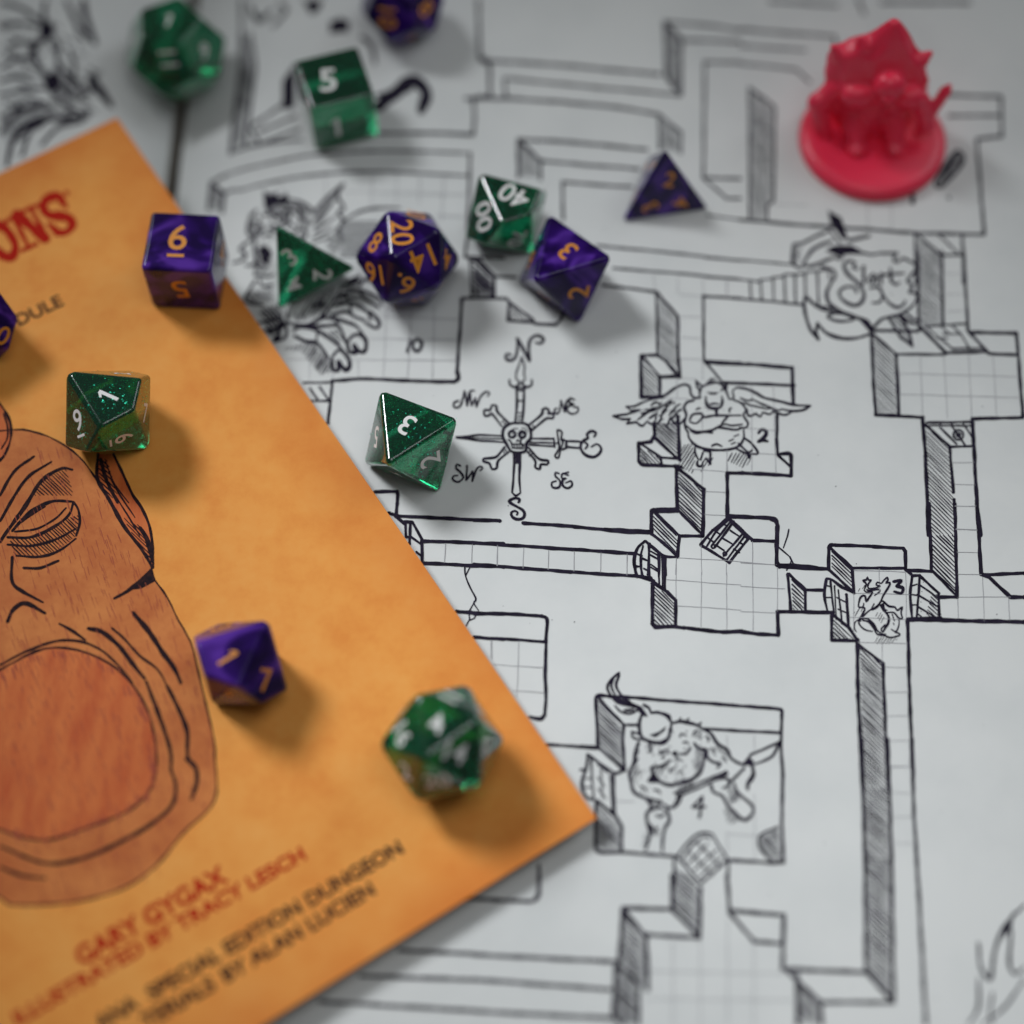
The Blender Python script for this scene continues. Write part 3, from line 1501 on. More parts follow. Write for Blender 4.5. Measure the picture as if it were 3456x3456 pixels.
def page(name, side):
    ds = [1.5]
    while ds[-1] < 55:
        ds.append(ds[-1] + 0.5 + ds[-1] * 0.03)
    w = 270
    ds += [80, 120, 160, 200, 235, w]
    ys = [-190 + i * 10 for i in range(49)]
    vs, fs = [], []
    nd = len(ds)
    for y in ys:
        for d in ds:
            x = gutter_x(y) + side * d
            vs.append(Vector((x, y, h_page(x, y))))
    for j in range(len(ys) - 1):
        for i in range(nd - 1):
            q = (j * nd + i, j * nd + i + 1, (j + 1) * nd + i + 1, (j + 1) * nd + i)
            fs.append(q if side > 0 else q[::-1])
    pg = link(name, vs, fs, M_PAPER, book, smooth=True, off=book.location / MM)
    # the block of leaves below the open page
    bv, bf = [], []
    for y in (ys[0], ys[-1]):
        for d in ds[:-1] + [w - 0.8]:
            x = gutter_x(y) + side * d
            bv.append(Vector((x, y + (0.6 if y < 0 else -0.6), h_page(x, y) - 0.25)))
        bv.append(Vector((gutter_x(y) + side * (w - 0.8), y + (0.6 if y < 0 else -0.6), BASE_Z)))
        bv.append(Vector((gutter_x(y) + side * ds[0], y + (0.6 if y < 0 else -0.6), BASE_Z)))
    k = nd + 2
    bf.append(tuple(range(k)))
    bf.append(tuple(range(2 * k - 1, k - 1, -1)))
    for i in range(k):
        if i >= nd - 1:
            bf.append((i, i + k, (i + 1) % k + k, (i + 1) % k))
    link('leaf_block', bv, bf, M_EDGE, book, off=book.location / MM)
    return pg


page('page', 1)
page('page', -1)
UPZ = Vector((0, 0, 1))
field = lambda px, py: on_field(px, py, h_page)
for nm, data in MAP.items():
    pieces = data.split('#')
    gain = {'grid_lines': 1.0, 'wall_lines': 1.3, 'wall_hatching': 1.2, 'compass_rose': 1.15, 'room_number': 1.6, 'dragon_drawing': 1.65, 'horned_creature_drawing': 1.5, 'beast_drawing': 1.5, 'shield_drawing': 1.55}.get(nm, 1.22)
    for piece in pieces[:-1]:
        p = Pen(field, UPZ, gain)
        p.run(piece)
        p.build(nm, M_INK, book)
    p = Pen(field, UPZ, gain)
    p.run(pieces[-1])
    extra = {'horned_creature_drawing': ('M', [(500, 700), (800, 540), (1080, 600), (1250, 760), (1090, 900), (960, 1030), (700, 1030), (520, 1160), (440, 980)], 110, (-.3, 1)),
             'dragon_drawing': ('D', [(430, 420), (800, 330), (1000, 440), (960, 660), (680, 600), (660, 980), (500, 980), (440, 640)], 150, (.5, 1)),
             'winged_creature_drawing': ('G', [(250, 420), (640, 330), (720, 420), (690, 540), (460, 520)], 50, (-.8, .5))}.get(nm)
    if extra:
        X, Y, K = TILES[extra[0]]
        p.ticks([Vector((X + a * K, Y + b * K)) for a, b in extra[1]], extra[2], 7, 20, 2.6, extra[3])
    if nm == 'wall_lines':                          # stray specks of ink and dust
        for _ in range(60):
            p.disc(Vector((rng.uniform(1300, 3450), rng.uniform(300, 3450))), rng.uniform(0.8, 2.2), 6)
    if nm == 'dragon_drawing':                      # scales of the dragon's back
        X, Y, K = TILES['D']
        for r in range(11):
            for c in range(12):
                x, y = 1265 + c * 38 + (r % 2) * 19, 470 + r * 34
                if y > 470 + max(0, (1560 - x)) * 0.0 and y < 860 and x < 1620 and y > 505 - (x - 1280) * 0.3:
                    q = [Vector((X + (x + a) * K, Y + (y + b) * K)) for a, b in ((-16, -4), (-9, 11), (8, 12), (16, -3))]
                    p.ribbon(catmull(q, 3), 4.2)
    ink = p.build(nm, M_GRID if nm == 'grid_lines' else M_INK, book)
    if nm in ('grid_lines', 'wall_hatching'):
        ink['kind'] = 'stuff'
p = Pen(field, UPZ, 1.15)
p.run(LEFT_PAGE)
X, Y, K = TILES['a0']
p.ticks([Vector((X + a * K, Y + b * K)) for a, b in ((0, 150), (350, 150), (600, 300), (700, 640), (620, 840), (300, 900), (40, 1150))], 170, 12, 45, 5, (1, .3))
p.build('monster_drawing', M_INK, book)

# ---------------------------------------------------------------- orange booklet
blen = (_c1 - _c0).length
booklet = thing('booklet', 'thin orange softcover booklet with a brown mask drawing and red lettering', 'booklet', _c0 + BK_U * blen / 2 + BK_S * 75 - BK_N * BK_T)


def slab(name, u0, u1, s0, s1, n0, n1, mat):
    vs = [_c0 + BK_U * u + BK_S * s + BK_N * n for n in (n0, n1) for u, s in ((u0, s0), (u1, s0), (u1, s1), (u0, s1))]
    fs = [(0, 1, 2, 3), (7, 6, 5, 4), (4, 5, 1, 0), (5, 6, 2, 1), (6, 7, 3, 2), (7, 4, 0, 3)]
    bm = bmesh.new()
    bvs = [bm.verts.new((v - booklet.location / MM) * MM) for v in vs]
    for f in fs:
        bm.faces.new([bvs[i] for i in f])
    bmesh.ops.recalc_face_normals(bm, faces=bm.faces)
    bmesh.ops.subdivide_edges(bm, edges=bm.edges, cuts=1)
    me = bpy.data.meshes.new(name)
    bm.to_mesh(me)
    bm.free()
    me.materials.append(mat)
    o = bpy.data.objects.new(name, me)
    col.objects.link(o)
    o.parent = booklet
    return o


edge_stain(M_COVER, _c0 * MM - booklet.location, BK_S, BK_U, blen * MM)
slab('cover', 0, blen, 0, 150, -0.32, 0, M_COVER)
slab('inner_pages', 0.5, blen - 0.5, 0.45, 149.5, -BK_T, -0.33, M_EDGE)


def cover_text(body, a, b, cap_px, mat, bold=0.03):
    vs, fs, wd = glyph(body, bold)
    A, B = on_book(*a), on_book(*b)
    ux = (B - A)
    L = ux.length
    ux.normalize()
    uy = BK_N.cross(ux)
    cap = cap_px / 16.2
    pts = [A + ux * (x / wd + 0.5) * L + uy * (y + 0.5) * cap + BK_N * 0.05 for x, y in vs]
    o = link('lettering', pts, fs, mat, booklet, off=booklet.location / MM)
    return o


ons = Pen(on_book, BK_N, 1.28)
ons.run('''
@a0
22s 455,1475 430,1425 380,1425 325,1455 315,1515 360,1560 430,1565 495,1580 525,1625 490,1675 430,1685 375,1640
10 440,1420 480,1500
10 350,1620 410,1700
13 100,1575 208,1795
28 125,1560 325,1725
13 222,1508 345,1730
11 50,1600 165,1542
11 165,1815 262,1768
11 168,1532 272,1486
23s -10,1630 60,1680 112,1780 85,1860 20,1850 -50,1780 -75,1690 -10,1630
''')
ons.build('lettering', M_REDINK, booklet)
cover_text('DULE', (66, 1102), (218, 1030), 54, M_COVERINK, 0.02)
cover_text('GARY GYGAX', (275, 3265), (776, 2974), 64, M_REDINK, 0.032)
cover_text('ILLUSTRATED BY TRACY LESCH', (60, 3466), (1037, 2899), 48, M_REDINK, 0.032)
cover_text('ANA', (335, 3482), (474, 3402), 48, M_COVERINK, 0.032)
cover_text('SPECIAL EDITION DUNGEON', (512, 3380), (1366, 2877), 48, M_COVERINK, 0.032)
cover_text('TERIALS', (492, 3478), (733, 3338), 48, M_COVERINK, 0.032)
cover_text('BY ALAN LUCIEN', (764, 3320), (1271, 3017), 48, M_COVERINK, 0.032)
tm = Pen(on_book, BK_N)
tm.disc(Vector((225, 652)), 9)
tm.build('lettering', M_REDINK, booklet)


def tile(name, pts):
    X, Y, K = TILES[name]
    return [Vector((X + a * K, Y + b * K)) for a, b in pts]


# a plain carved wooden mask stands in for the cover picture
head = tile('F', [(100, 365), (250, 375), (400, 420), (540, 500), (640, 580), (720, 670), (800, 790), (880, 920), (960, 1080), (1080, 1230),
                  (1180, 1370), (1240, 1500), (1262, 1590), (1330, 1680), (1400, 1800)]) + \
    tile('c0', [(1290, 840), (1380, 1000), (1440, 1230), (1490, 1450), (1540, 1650), (1558, 1800)]) + \
    tile('Z', [(1165, 400), (1178, 600), (1130, 700), (1000, 820), (850, 1000), (700, 1110), (500, 1180), (300, 1210), (80, 1215), (0, 1175)]) + \
    [Vector(q) for q in ((-260, 2850), (-480, 2500), (-560, 2150), (-430, 1800), (-300, 1600), (-130, 1480))]
head_s = catmull(head + head[:1], 30)[:-1]
hp = Pen(on_book, BK_N)
hp.poly(head_s, 0.018)
hp.build('mask_print', M_FACE, booklet)
ear = tile('F', [(800, 560), (925, 560), (1000, 720), (1080, 890), (1160, 1010), (1220, 1160), (1245, 1330), (1240, 1480), (1150, 1330), (1010, 1150), (900, 950), (800, 780)])
ep = Pen(on_book, BK_N, 1.3)
ep.poly(ear, 0.026)
knob = tile('F', [(-260, 180), (-160, 90), (-60, 100), (20, 180), (80, 290), (92, 400), (60, 520), (0, 610), (-120, 640), (-240, 560), (-300, 380)])
ep.poly(catmull(knob + knob[:1], 30)[:-1], 0.028)
ep.build('mask_side_print', M_MOUTH, booklet)
el = Pen(on_book, BK_N, 1.3)
el.ribbon(catmull(knob + knob[:1], 12), 9, wob=0.25)
el.run('''
@F
9s 800,560 790,680 800,780 900,950 1010,1150 1150,1330 1240,1480
7s 925,560 1000,720 1080,890 1160,1010 1220,1160 1245,1330 1250,1490
9s 820,600 870,780 960,960
10s 1140,1160 1200,1260 1240,1440
4s 860,620 930,800 1050,960
4s 900,760 980,900 1100,1080
4s 940,900 1040,1060 1140,1230
3h 1000,1080 1150,1150 1235,1380 1230,1460 1150,1330
3h 805,600 870,600 960,900 900,930 810,780
8s 930,1740 1050,1670 1180,1560 1250,1480
5f 1050,1670 1180,1560 1235,1490 1262,1600 1150,1660
5s 30,230 60,330 60,430 10,520
''')
el.build('mask_side_lines', M_COVERINK, booklet)
mouth = tile('c0', [(0, 1205), (100, 1150), (250, 1075), (400, 1042), (560, 1060), (720, 1120), (860, 1205), (980, 1340), (1070, 1500), (1120, 1700), (1138, 1900)]) + \
    tile('Z', [(850, 420), (830, 560), (720, 690), (500, 785), (240, 862), (0, 805)]) + \
    [Vector(q) for q in ((-160, 2720), (-230, 2550), (-200, 2380))]
mouth_s = catmull(mouth + mouth[:1], 30)[:-1]
mp_ = Pen(on_book, BK_N)
mp_.poly(mouth_s, 0.034)
mp_.build('mask_mouth_print', M_MOUTH, booklet)
rim = Pen(on_book, BK_N)
for i in range(420):                                    # worn red shading strokes round the mouth
    q = rng.choice(mouth_s)
    q = q + Vector((rng.uniform(-26, 26), rng.uniform(-26, 26)))
    if inside(q, mouth_s):
        rim.ribbon(densify([q, q + Vector((0.3, 0.95)) * rng.uniform(12, 40)], 8), rng.uniform(2, 5), taper=True, wob=0.3)
rim.build('mask_shading', M_GRAIN, booklet)['kind'] = 'stuff'
ml = Pen(on_book, BK_N, 1.35)
ml.ribbon(head_s + head_s[:1], 6, wob=0.25)
ml.ribbon(mouth_s + mouth_s[:1], 8, wob=0.25)
ml.run("""
@c0
6s 0,1170 150,1090 350,1010 480,990 620,1010 760,1080 900,1220 960,1300
11s 640,905 740,930 860,1030 960,1160 1050,1270
9s 1060,1290 1120,1450 1190,1640 1235,1800 1240,1930
6s 810,900 900,980 1010,1100 1140,1200 1210,1320
10s 1210,1320 1300,1500 1355,1650 1360,1830 1420,1930
12s 965,790 1080,930 1180,1080 1260,1190 1310,1300
7s 430,870 520,920 620,990
@Z
9s 925,470 955,570 930,680 800,790 600,900 450,960 300,990 180,970 0,895
10s 1010,420 1060,460 1070,540 1040,640
7s 0,1010 120,1055 250,1070
@F
9s 0,1280 60,1190 210,980 340,780 500,680 590,690
7s 0,1110 120,900 240,740 420,625
7s 0,900 120,700 280,580
8s 100,1190 240,1040 420,950 590,950
7s 60,1240 250,1240 430,1160 560,1060 600,950
5s 170,1120 250,1060 370,990
5s 120,1195 300,1170 450,1090 540,1000
6s 600,950 640,1020 650,1120 620,1230
6s 60,1300 250,1310 450,1260 620,1170
6s 130,1390 320,1400 480,1350 620,1250
7s 190,1490 330,1490 480,1430
3h 250,900 350,770 540,680 600,900
3h 80,1250 300,1240 560,1080 640,1060 630,1220 470,1350 300,1395 120,1400
8s 100,1400 100,1600 180,1680 350,1770
10s 60,1930 110,1830 210,1780 370,1860
""")
ml.build('mask_lines', M_COVERINK, booklet)
gr = Pen(on_book, BK_N)


for i in range(1100):
    q = Vector((rng.uniform(-100, 720), rng.uniform(1450, 3050)))
    if inside(q, head_s):
        L = rng.uniform(10, 55)
        d = Vector((0.30 + rng.uniform(-.08, .08), 0.95)) * L
        gr.ribbon(densify([q, q + d], 8), rng.uniform(0.8, 2.2), taper=True, wob=0.3)
gr.build('mask_grain', M_GRAIN, booklet)['kind'] = 'stuff'

# ---------------------------------------------------------------- dice
PHI = (1 + 5 ** 0.5) / 2


def poly_verts(k):
    sg = (-1, 1)
    if k == 4:
        V = [(1, 1, 1), (1, -1, -1), (-1, 1, -1), (-1, -1, 1)]
    elif k == 6:
        V = list(itertools.product(sg, repeat=3))
    elif k == 8:
        V = [tuple(s if i == j else 0 for j in range(3)) for i in range(3) for s in sg]
    elif k == 12:
        V = list(itertools.product(sg, repeat=3)) + [q for a in sg for b in sg for q in ((0, a / PHI, b * PHI), (a / PHI, b * PHI, 0), (a * PHI, 0, b / PHI))]
    elif k == 20:
        V = [q for a in sg for b in sg for q in ((0, a, b * PHI), (a, b * PHI, 0), (a * PHI, 0, b))]
    else:
        c = math.cos(math.pi / 5)
        e = (1 - c) / (1 + c)
        V = [(0, 0, 1.0), (0, 0, -1.0)] + [(0.96 * math.cos(i * math.pi / 5), 0.96 * math.sin(i * math.pi / 5), -e if i % 2 else e) for i in range(10)]
    V = [Vector(v) for v in V]
    m = max(v.length for v in V)
    return [v / m for v in V]


def poly_faces(V):
    N = []
    for a, b, c in itertools.combinations(range(len(V)), 3):
        m = (V[b] - V[a]).cross(V[c] - V[a])
        if m.length < 1e-6:
            continue
        m.normalize()
        if m.dot(V[a]) < 0:
            m = -m
        if max(v.dot(m) for v in V) <= m.dot(V[a]) + 1e-5 and not any(m.dot(q) > 1 - 1e-5 for q in N):
            N.append(m)
    out = []
    for m in N:
        top = max(v.dot(m) for v in V)
        ids = [i for i, v in enumerate(V) if v.dot(m) > top - 1e-4]
        c = sum((V[i] for i in ids), Vector()) / len(ids)
        ax = (V[ids[0]] - c).normalized()
        ay = m.cross(ax)
        ids.sort(key=lambda i: math.atan2((V[i] - c).dot(ay), (V[i] - c).dot(ax)))
        out.append((m, tuple(ids)))
    return out


def rot_to(n, tg):
    v = n.cross(tg)
    c = n.dot(tg)
    if c < -0.999999:
        a = Vector((1, 0, 0)) if abs(n.x) < 0.9 else Vector((0, 1, 0))
        a = (a - n * a.dot(n)).normalized()
        return Matrix([[2 * a[i] * a[j] - (1 if i == j else 0) for j in range(3)] for i in range(3)])
    K = Matrix(((0, -v.z, v.y), (v.z, 0, -v.x), (-v.y, v.x, 0)))
    return Matrix.Identity(3) + K + (K @ K) * (1 / (1 + c))


def green_mat():
    m = material('green_resin', (0.05, 0.50, 0.27), 0.12, **{'Transmission Weight': 0.95, 'IOR': 1.45, 'Specular IOR Level': 0.4, 'Coat Weight': 0.8, 'Coat Roughness': 0.04})
    nt = m.node_tree
    va = nt.nodes.new('ShaderNodeVolumeAbsorption')
    va.inputs['Color'].default_value = (0.04, 0.70, 0.50, 1)
    va.inputs['Density'].default_value = 75
    nt.links.new(va.outputs[0], nt.nodes['Material Output'].inputs['Volume'])
    return m


def purple_mat():
    m = material('purple_pearl', (0.05, 0.01, 0.2), 0.2, **{'Coat Weight': 0.25, 'Coat Roughness': 0.05, 'Specular IOR Level': 0.25})
    nt = m.node_tree
    b = nt.nodes['Principled BSDF']
    tc = nt.nodes.new('ShaderNodeTexCoord')
    oi = nt.nodes.new('ShaderNodeObjectInfo')
    ad = nt.nodes.new('ShaderNodeVectorMath')
    nt.links.new(tc.outputs['Object'], ad.inputs[0])
    nt.links.new(oi.outputs['Location'], ad.inputs[1])
    n = nt.nodes.new('ShaderNodeTexNoise')
    n.inputs['Scale'].default_value = 75
    n.inputs['Detail'].default_value = 1.5
    n.inputs['Distortion'].default_value = 2.6
    nt.links.new(ad.outputs[0], n.inputs['Vector'])
    r = nt.nodes.new('ShaderNodeValToRGB')
    els = r.color_ramp.elements
    els.new(0.55)
    for e, (q, c) in zip(els, ((0.40, (0.010, 0.001, 0.050)), (0.54, (0.026, 0.004, 0.125)), (0.70, (0.10, 0.030, 0.33)))):
        e.position = q
        e.color = (*c, 1)
    nt.links.new(n.outputs['Fac'], r.inputs[0])
    nt.links.new(r.outputs[0], b.inputs['Base Color'])
    return m


M_GREEN = green_mat()
M_PURPLE = purple_mat()
M_GLIT = material('green_glitter', (0.03, 0.80, 0.48), 0.3, Metallic=0.55)
M_GLIT2 = material('dark_glitter', (0.01, 0.16, 0.12), 0.35, Metallic=0.6)
M_WHITE = material('white_paint', (0.82, 0.82, 0.80), 0.45)
M_GOLD = material('orange_paint', (0.72, 0.27, 0.02), 0.4)
WORDS = {4: 'four_sided_die', 6: 'six_sided_die', 8: 'eight_sided_die', 10: 'ten_sided_die', 12: 'twelve_sided_die', 20: 'twenty_sided_die'}


def make_die(k, x, y, yaw, R, color, label, nums, surf, tilt=(0, 0), sink=0.0, capf=0.62, extra=None, flakes=420):
    R *= 1.03                                              # the rounded edges take a little off
    V = poly_verts(k)
    F = poly_faces(V)
    Q = rot_to(F[0][0], Vector((0, 0, -1)))
    Q = Matrix.Rotation(yaw, 3, 'Z') @ Q
    if tilt[0] or tilt[1]:
        Q = Matrix.Rotation(tilt[1], 3, 'Y') @ Matrix.Rotation(tilt[0], 3, 'X') @ Q
    W = [Q @ v * R for v in V]
    # let it down until it touches what carries it
    z = max(surf(x + w.x, y + w.y) - w.z for w in W) - sink
    zb = min(w.z for w in W)
    root = thing(WORDS[k], label, 'die', (x, y, z + zb), 'polyhedral dice')
    cen = Vector((0, 0, -zb))
    P = [w + cen for w in W]                               # relative to the root
    body = link('body', P, [f[1] for f in F], M_GREEN if color == 'green' else M_PURPLE, root)
    bv = body.modifiers.new('bevel', 'BEVEL')
    bv.width = (1.0 if k in (6, 12) else 0.85) * MM
    bv.segments = 4
    bv.limit_method = 'NONE'
    bv.harden_normals = True
    body.data.polygons.foreach_set('use_smooth', [True] * len(body.data.polygons))
    base = Vector((x, y, z + zb))
    mat = M_WHITE if color == 'green' else M_GOLD
    infos = []
    for m, ids in F:
        n = (Q @ m).normalized()
        c = sum((P[i] for i in ids), Vector()) / len(ids)
        rad = min(((P[ids[i]] + P[ids[i - 1]]) / 2 - c).length for i in range(len(ids)))
        infos.append((n, c, rad, ids))
    used = set()

    def stamp(fi, text, at, up, cap):
        n, c, rad, ids = infos[fi]
        up = (up - n * up.dot(n)).normalized()
        rt = up.cross(n)
        vs, fs, wd = glyph(text, 0.01)
        if wd * cap > rad * 2.0:
            cap = rad * 2.0 / wd
        pts = [at + n * 0.025 + rt * a * cap + up * b * cap for a, b in vs]
        fs = list(fs)
        if text in ('6', '9') and k in (6, 10):
            i0 = len(pts)
            pts += [at + n * 0.025 + rt * a * cap + up * b * cap for a, b in ((-.28, -.78), (.28, -.78), (.28, -.66), (-.28, -.66))]
            fs.append((i0, i0 + 1, i0 + 2, i0 + 3))
        if text == '1':
            i0 = len(pts)
            e = wd / 2 - 0.01
            pts += [at + n * 0.027 + rt * a * cap + up * b * cap for a, b in ((-e, 0.5), (-e - 0.20, 0.30), (-e - 0.15, 0.21), (-e, 0.33))]
            fs.append((i0, i0 + 1, i0 + 2, i0 + 3))
        link('numeral', pts, fs, mat, root)

    for spec in nums:
        px, py, text, ang, cap = spec
        best, bd = None, 1e9
        for fi, (n, c, rad, ids) in enumerate(infos):
            wc = base + c
            if n.dot(CAM - wc) <= 0:
                continue
            d = (to_px(wc) - Vector((px, py))).length
            if d < bd and (k == 4 or fi not in used):
                best, bd = fi, d
        n, c, rad, ids = infos[best]
        used.add(best)
        a = math.radians(ang)
        up = UPV * math.cos(a) + RGT * math.sin(a)
        hit = on_plane(px, py, base + c, n) - base
        d = hit - c
        lim = rad * (0.75 if k == 4 else 0.42)
        if d.length > lim:
            d = d * (lim / d.length)
        stamp(best, text, c + d, up, cap)
    pool = [str(i) for i in range(1, k + 1)]
    if k == 10:
        pool = [str(i) for i in range(10)]
    if extra == 'tens':
        pool = ['%d0' % i for i in range(10)]
    seen = {q[2].strip('.') for q in nums}
    pool = [q for q in pool if q not in seen] or pool
    for fi, (n, c, rad, ids) in enumerate(infos):
        if fi in used or n.z < -0.9:
            continue
        if k == 4:
            for i, j in enumerate(ids):
                stamp(fi, str(j + 1), c + (P[j] - c) * 0.42, P[j] - c, R * 0.26)
        else:
            t = pool[fi % len(pool)]
            far = max(ids, key=lambda i: (P[i] - c).length)
            stamp(fi, t, c, P[far] - c, rad * capf)
    if color == 'green' and flakes:
        def flake(gv, gf, q, ax, s):
            u = ax.orthogonal().normalized()
            w = ax.cross(u)
            t0 = rng.uniform(0, 3)
            i0 = len(gv)
            gv.extend(q + u * (s * math.cos(t0 + t)) + w * (s * math.sin(t0 + t)) for t in (0, 1.05, 2.09, 3.14, 4.19, 5.24))
            gf.append(tuple(range(i0, i0 + 6)))

        for cnt, s0, s1, gm, depth in ((flakes, 0.10, 0.22, M_GLIT, 0.35), (flakes * 6, 0.05, 0.12, M_GLIT2, 0.35)):
            gv, gf = [], []
            while len(gf) < cnt:
                q = Vector((rng.uniform(-R, R), rng.uniform(-R, R), rng.uniform(-R, R)))
                if all((q + cen - c).dot(n) < -depth for n, c, rad, ids in infos):
                    flake(gv, gf, q + cen, Vector((rng.gauss(0, 1), rng.gauss(0, 1), rng.gauss(0, 1) + 0.4)).normalized(), rng.uniform(s0, s1))
            # flakes caught right at the moulded skin
            for n, c, rad, ids in infos:
                if n.z < -0.9:
                    continue
                for _ in range(int(cnt * (0.05 if gm is M_GLIT else 0.02))):
                    wts = [rng.random() ** 1.2 for _ in ids]
                    q = sum((P[i] * w for i, w in zip(ids, wts)), Vector()) / sum(wts)
                    q = c + (q - c) * rng.uniform(0.6, 1.5)
                    if all((q - c2).dot(n2) < 0.01 for n2, c2, r2, i2 in infos):
                        tl = Vector((rng.gauss(0, .04), rng.gauss(0, .04), rng.gauss(0, .04)))
                        flake(gv, gf, q + n * 0.012, (n + tl).normalized(), rng.uniform(s0, s1) * (0.8 if gm is M_GLIT else 0.6))
            link('glitter', gv, gf, gm, root)['kind'] = 'stuff'
    return root


g_page = h_page
make_die(8, -21.45, 13.05, 0.378, 12.45, 'green', 'green glitter eight-sided die with white 3 and 2 beside the compass rose',
         [(1373, 1434, '3', 209, 4.9), (1452, 1553, '2', 266, 4.9), (1270, 1474, '5', 200, 4.6)], g_page, flakes=700)
make_die(8, 11.56, 56.75, 2.170, 12.44, 'purple', 'purple eight-sided die with orange 3 and 2 touching the green percentile die',
         [(1916, 847, '3', 223, 4.9), (1953, 986, '2', 280, 4.9), (1792, 878, '6', 190, 4.6)], g_page)
make_die(20, -23.08, 58.50, 3.119, 11.71, 'purple', 'purple twenty-sided die with orange 20 and 14 on the dragon drawing',
         [(1357, 785, '20', 85, 5.0), (1425, 873, '14', 153, 5.0), (1267, 818, '8', 40, 4.8), (1264, 922, '16', 200, 4.8), (1363, 960, '6.', 200, 5.0), (1510, 875, '4', 160, 4.6), (1404, 725, '10', 90, 4.6)], g_page)
make_die(20, -13.25, -56.66, 1.039, 12.0, 'green', 'green glitter twenty-sided die with white numbers near the booklet corner',
         [(1520, 2352, '11', 330, 3.8), (1471, 2441, '4', 5, 4.0), (1538, 2538, '14', 20, 4.0), (1357, 2478, '16', 70, 3.8), (1475, 2635, '20', 355, 3.8), (1634, 2515, '8', 30, 3.8), (1627, 2403, '9', 330, 3.6), (1368, 2602, '2', 10, 3.6)], h_book, flakes=300)
make_die(10, -84.93, 18.29, 5.099, 11.83, 'green', 'green glitter ten-sided die with white 1 and 9 above the mask drawing',
         [(366, 1334, '1', 299, 4.6), (263, 1418, '9', 345, 4.6), (419, 1477, '6', 100, 4.2), (491, 1404, '7', 5, 4.2)], h_book, flakes=600)
make_die(10, -53.25, -39.08, 3.304, 10.98, 'purple', 'purple ten-sided die with orange 1 and 7 on the mask drawing edge',
         [(769, 2222, '1', 52, 4.4), (898, 2296, '7', 12, 4.6), (745, 2119, '3', 60, 4.2)], h_book)
make_die(10, -1.36, 71.84, 4.886, 10.99, 'green', 'green percentile die with white 40 and 00 touching a purple die',
         [(1735, 661, '40', 210, 5.0), (1633, 731, '00', 86, 5.0), (1763, 820, '70', 120, 3.8)], g_page, extra='tens')
make_die(6, -71.75, 56.83, 3.079, 12.8, 'purple', 'purple six-sided die with orange 6 on top at the booklet edge',
         [(601, 801, '6', 2, 6.6), (610, 976, '5', 180, 6.2), (750, 852, '4', 20, 6.0)], h_book)
make_die(6, -41.04, 105.39, 0.305, 12.87, 'green', 'green six-sided die with white 5 on top on the map page',
         [(1107, 270, '5', 355, 6.6), (1140, 429, '1', 345, 6.2)], g_page, flakes=200)
make_die(4, 34.29, 82.54, 3.056, 12.42, 'purple', 'purple four-sided die with orange 2, 3 and 4 standing alone on the map',
         [(2261, 606, '2', 3, 3.9), (2189, 703, '3', 240, 3.9), (2313, 689, '4', 111, 3.9)], g_page)
make_die(4, -46.53, 60.69, 3.197, 12.34, 'green', 'green four-sided die with white 3, 2 and 4 on the dragon drawing',
         [(978, 867, '3', 326, 4.2), (1105, 933, '2', 93, 4.2), (974, 1007, '4', 210, 4.2)], g_page, tilt=(-0.155, -0.44), flakes=240)
make_die(12, -26.35, 133.48, 1.638, 10.31, 'purple', 'purple twelve-sided die with orange numbers behind the green six-sided die',
         [(1308, 61, '10', 90, 4.6), (1438, 28, '8', 60, 4.6)], g_page)
make_die(12, -81.5, 126.5, 0.5, 12.5, 'green', 'green twelve-sided die resting over the dark gutter between the map pages',
         [(587, 177, '11', 80, 4.4)], g_page, flakes=160)
make_die(10, -117.0, 41.5, 0.6, 11.0, 'purple', 'purple percentile die with orange tens numbers beside the small black lettering',
         [(10, 1167, '00', 30, 4.2), (2, 1036, '30', 60, 4.2)], h_book, extra='tens')

# ---------------------------------------------------------------- red miniature
M_RED = material('red_plastic', (1.0, 0.035, 0.10), 0.38, **{'Subsurface Weight': 0.75, 'Specular IOR Level': 0.55})
M_RED.node_tree.nodes['Principled BSDF'].inputs['Subsurface Radius'].default_value = (0.010, 0.003, 0.004)
mc = on_level(2948, 457, 3.0)
mini = thing('miniature_figure', 'red plastic miniature of a hunched creature on a round base', 'miniature', (mc.x, mc.y, 0))


def lathe(prof, k=72):
    vs, fs = [], []
    for r, z in prof:
        for i in range(k):
            a = 2 * math.pi * i / k
            vs.append(Vector((r * math.cos(a), r * math.sin(a), z)))
    for j in range(len(prof) - 1):
        for i in range(k):
            fs.append((j * k + i, j * k + (i + 1) % k, (j + 1) * k + (i + 1) % k, (j + 1) * k + i))
    fs.append(tuple(range((len(prof) - 1) * k, len(prof) * k)))
    fs.append(tuple(range(k - 1, -1, -1)))
    return vs, fs


v, f = lathe([(16.6, 0), (17.1, 0.3), (17.1, 2.0), (16.6, 2.8), (15.6, 3.3), (14.0, 3.45)])
link('base', v, f, M_RED, mini, smooth=True)
bm = bmesh.new()


def blob(cx, cy, cz, rx, ry, rz_, rot=None):
    mt = Matrix.Translation((cx, cy, cz)) @ (rot.to_4x4() if rot else Matrix.Identity(4)) @ Matrix.Diagonal((rx, ry, rz_, 1))
    bmesh.ops.create_icosphere(bm, subdivisions=3, radius=1.0, matrix=mt)


def limb(a, b, r0, r1):
    a, b = Vector(a), Vector(b)
    d = b - a
    mt = Matrix.Translation((a + b) / 2) @ d.to_track_quat('Z', 'Y').to_matrix().to_4x4()
    bmesh.ops.create_cone(bm, cap_ends=True, segments=16, radius1=r0, radius2=r1, depth=d.length, matrix=mt)
    blob(*a, r0, r0, r0)
    blob(*b, max(r1, .3), max(r1, .3), max(r1, .3))


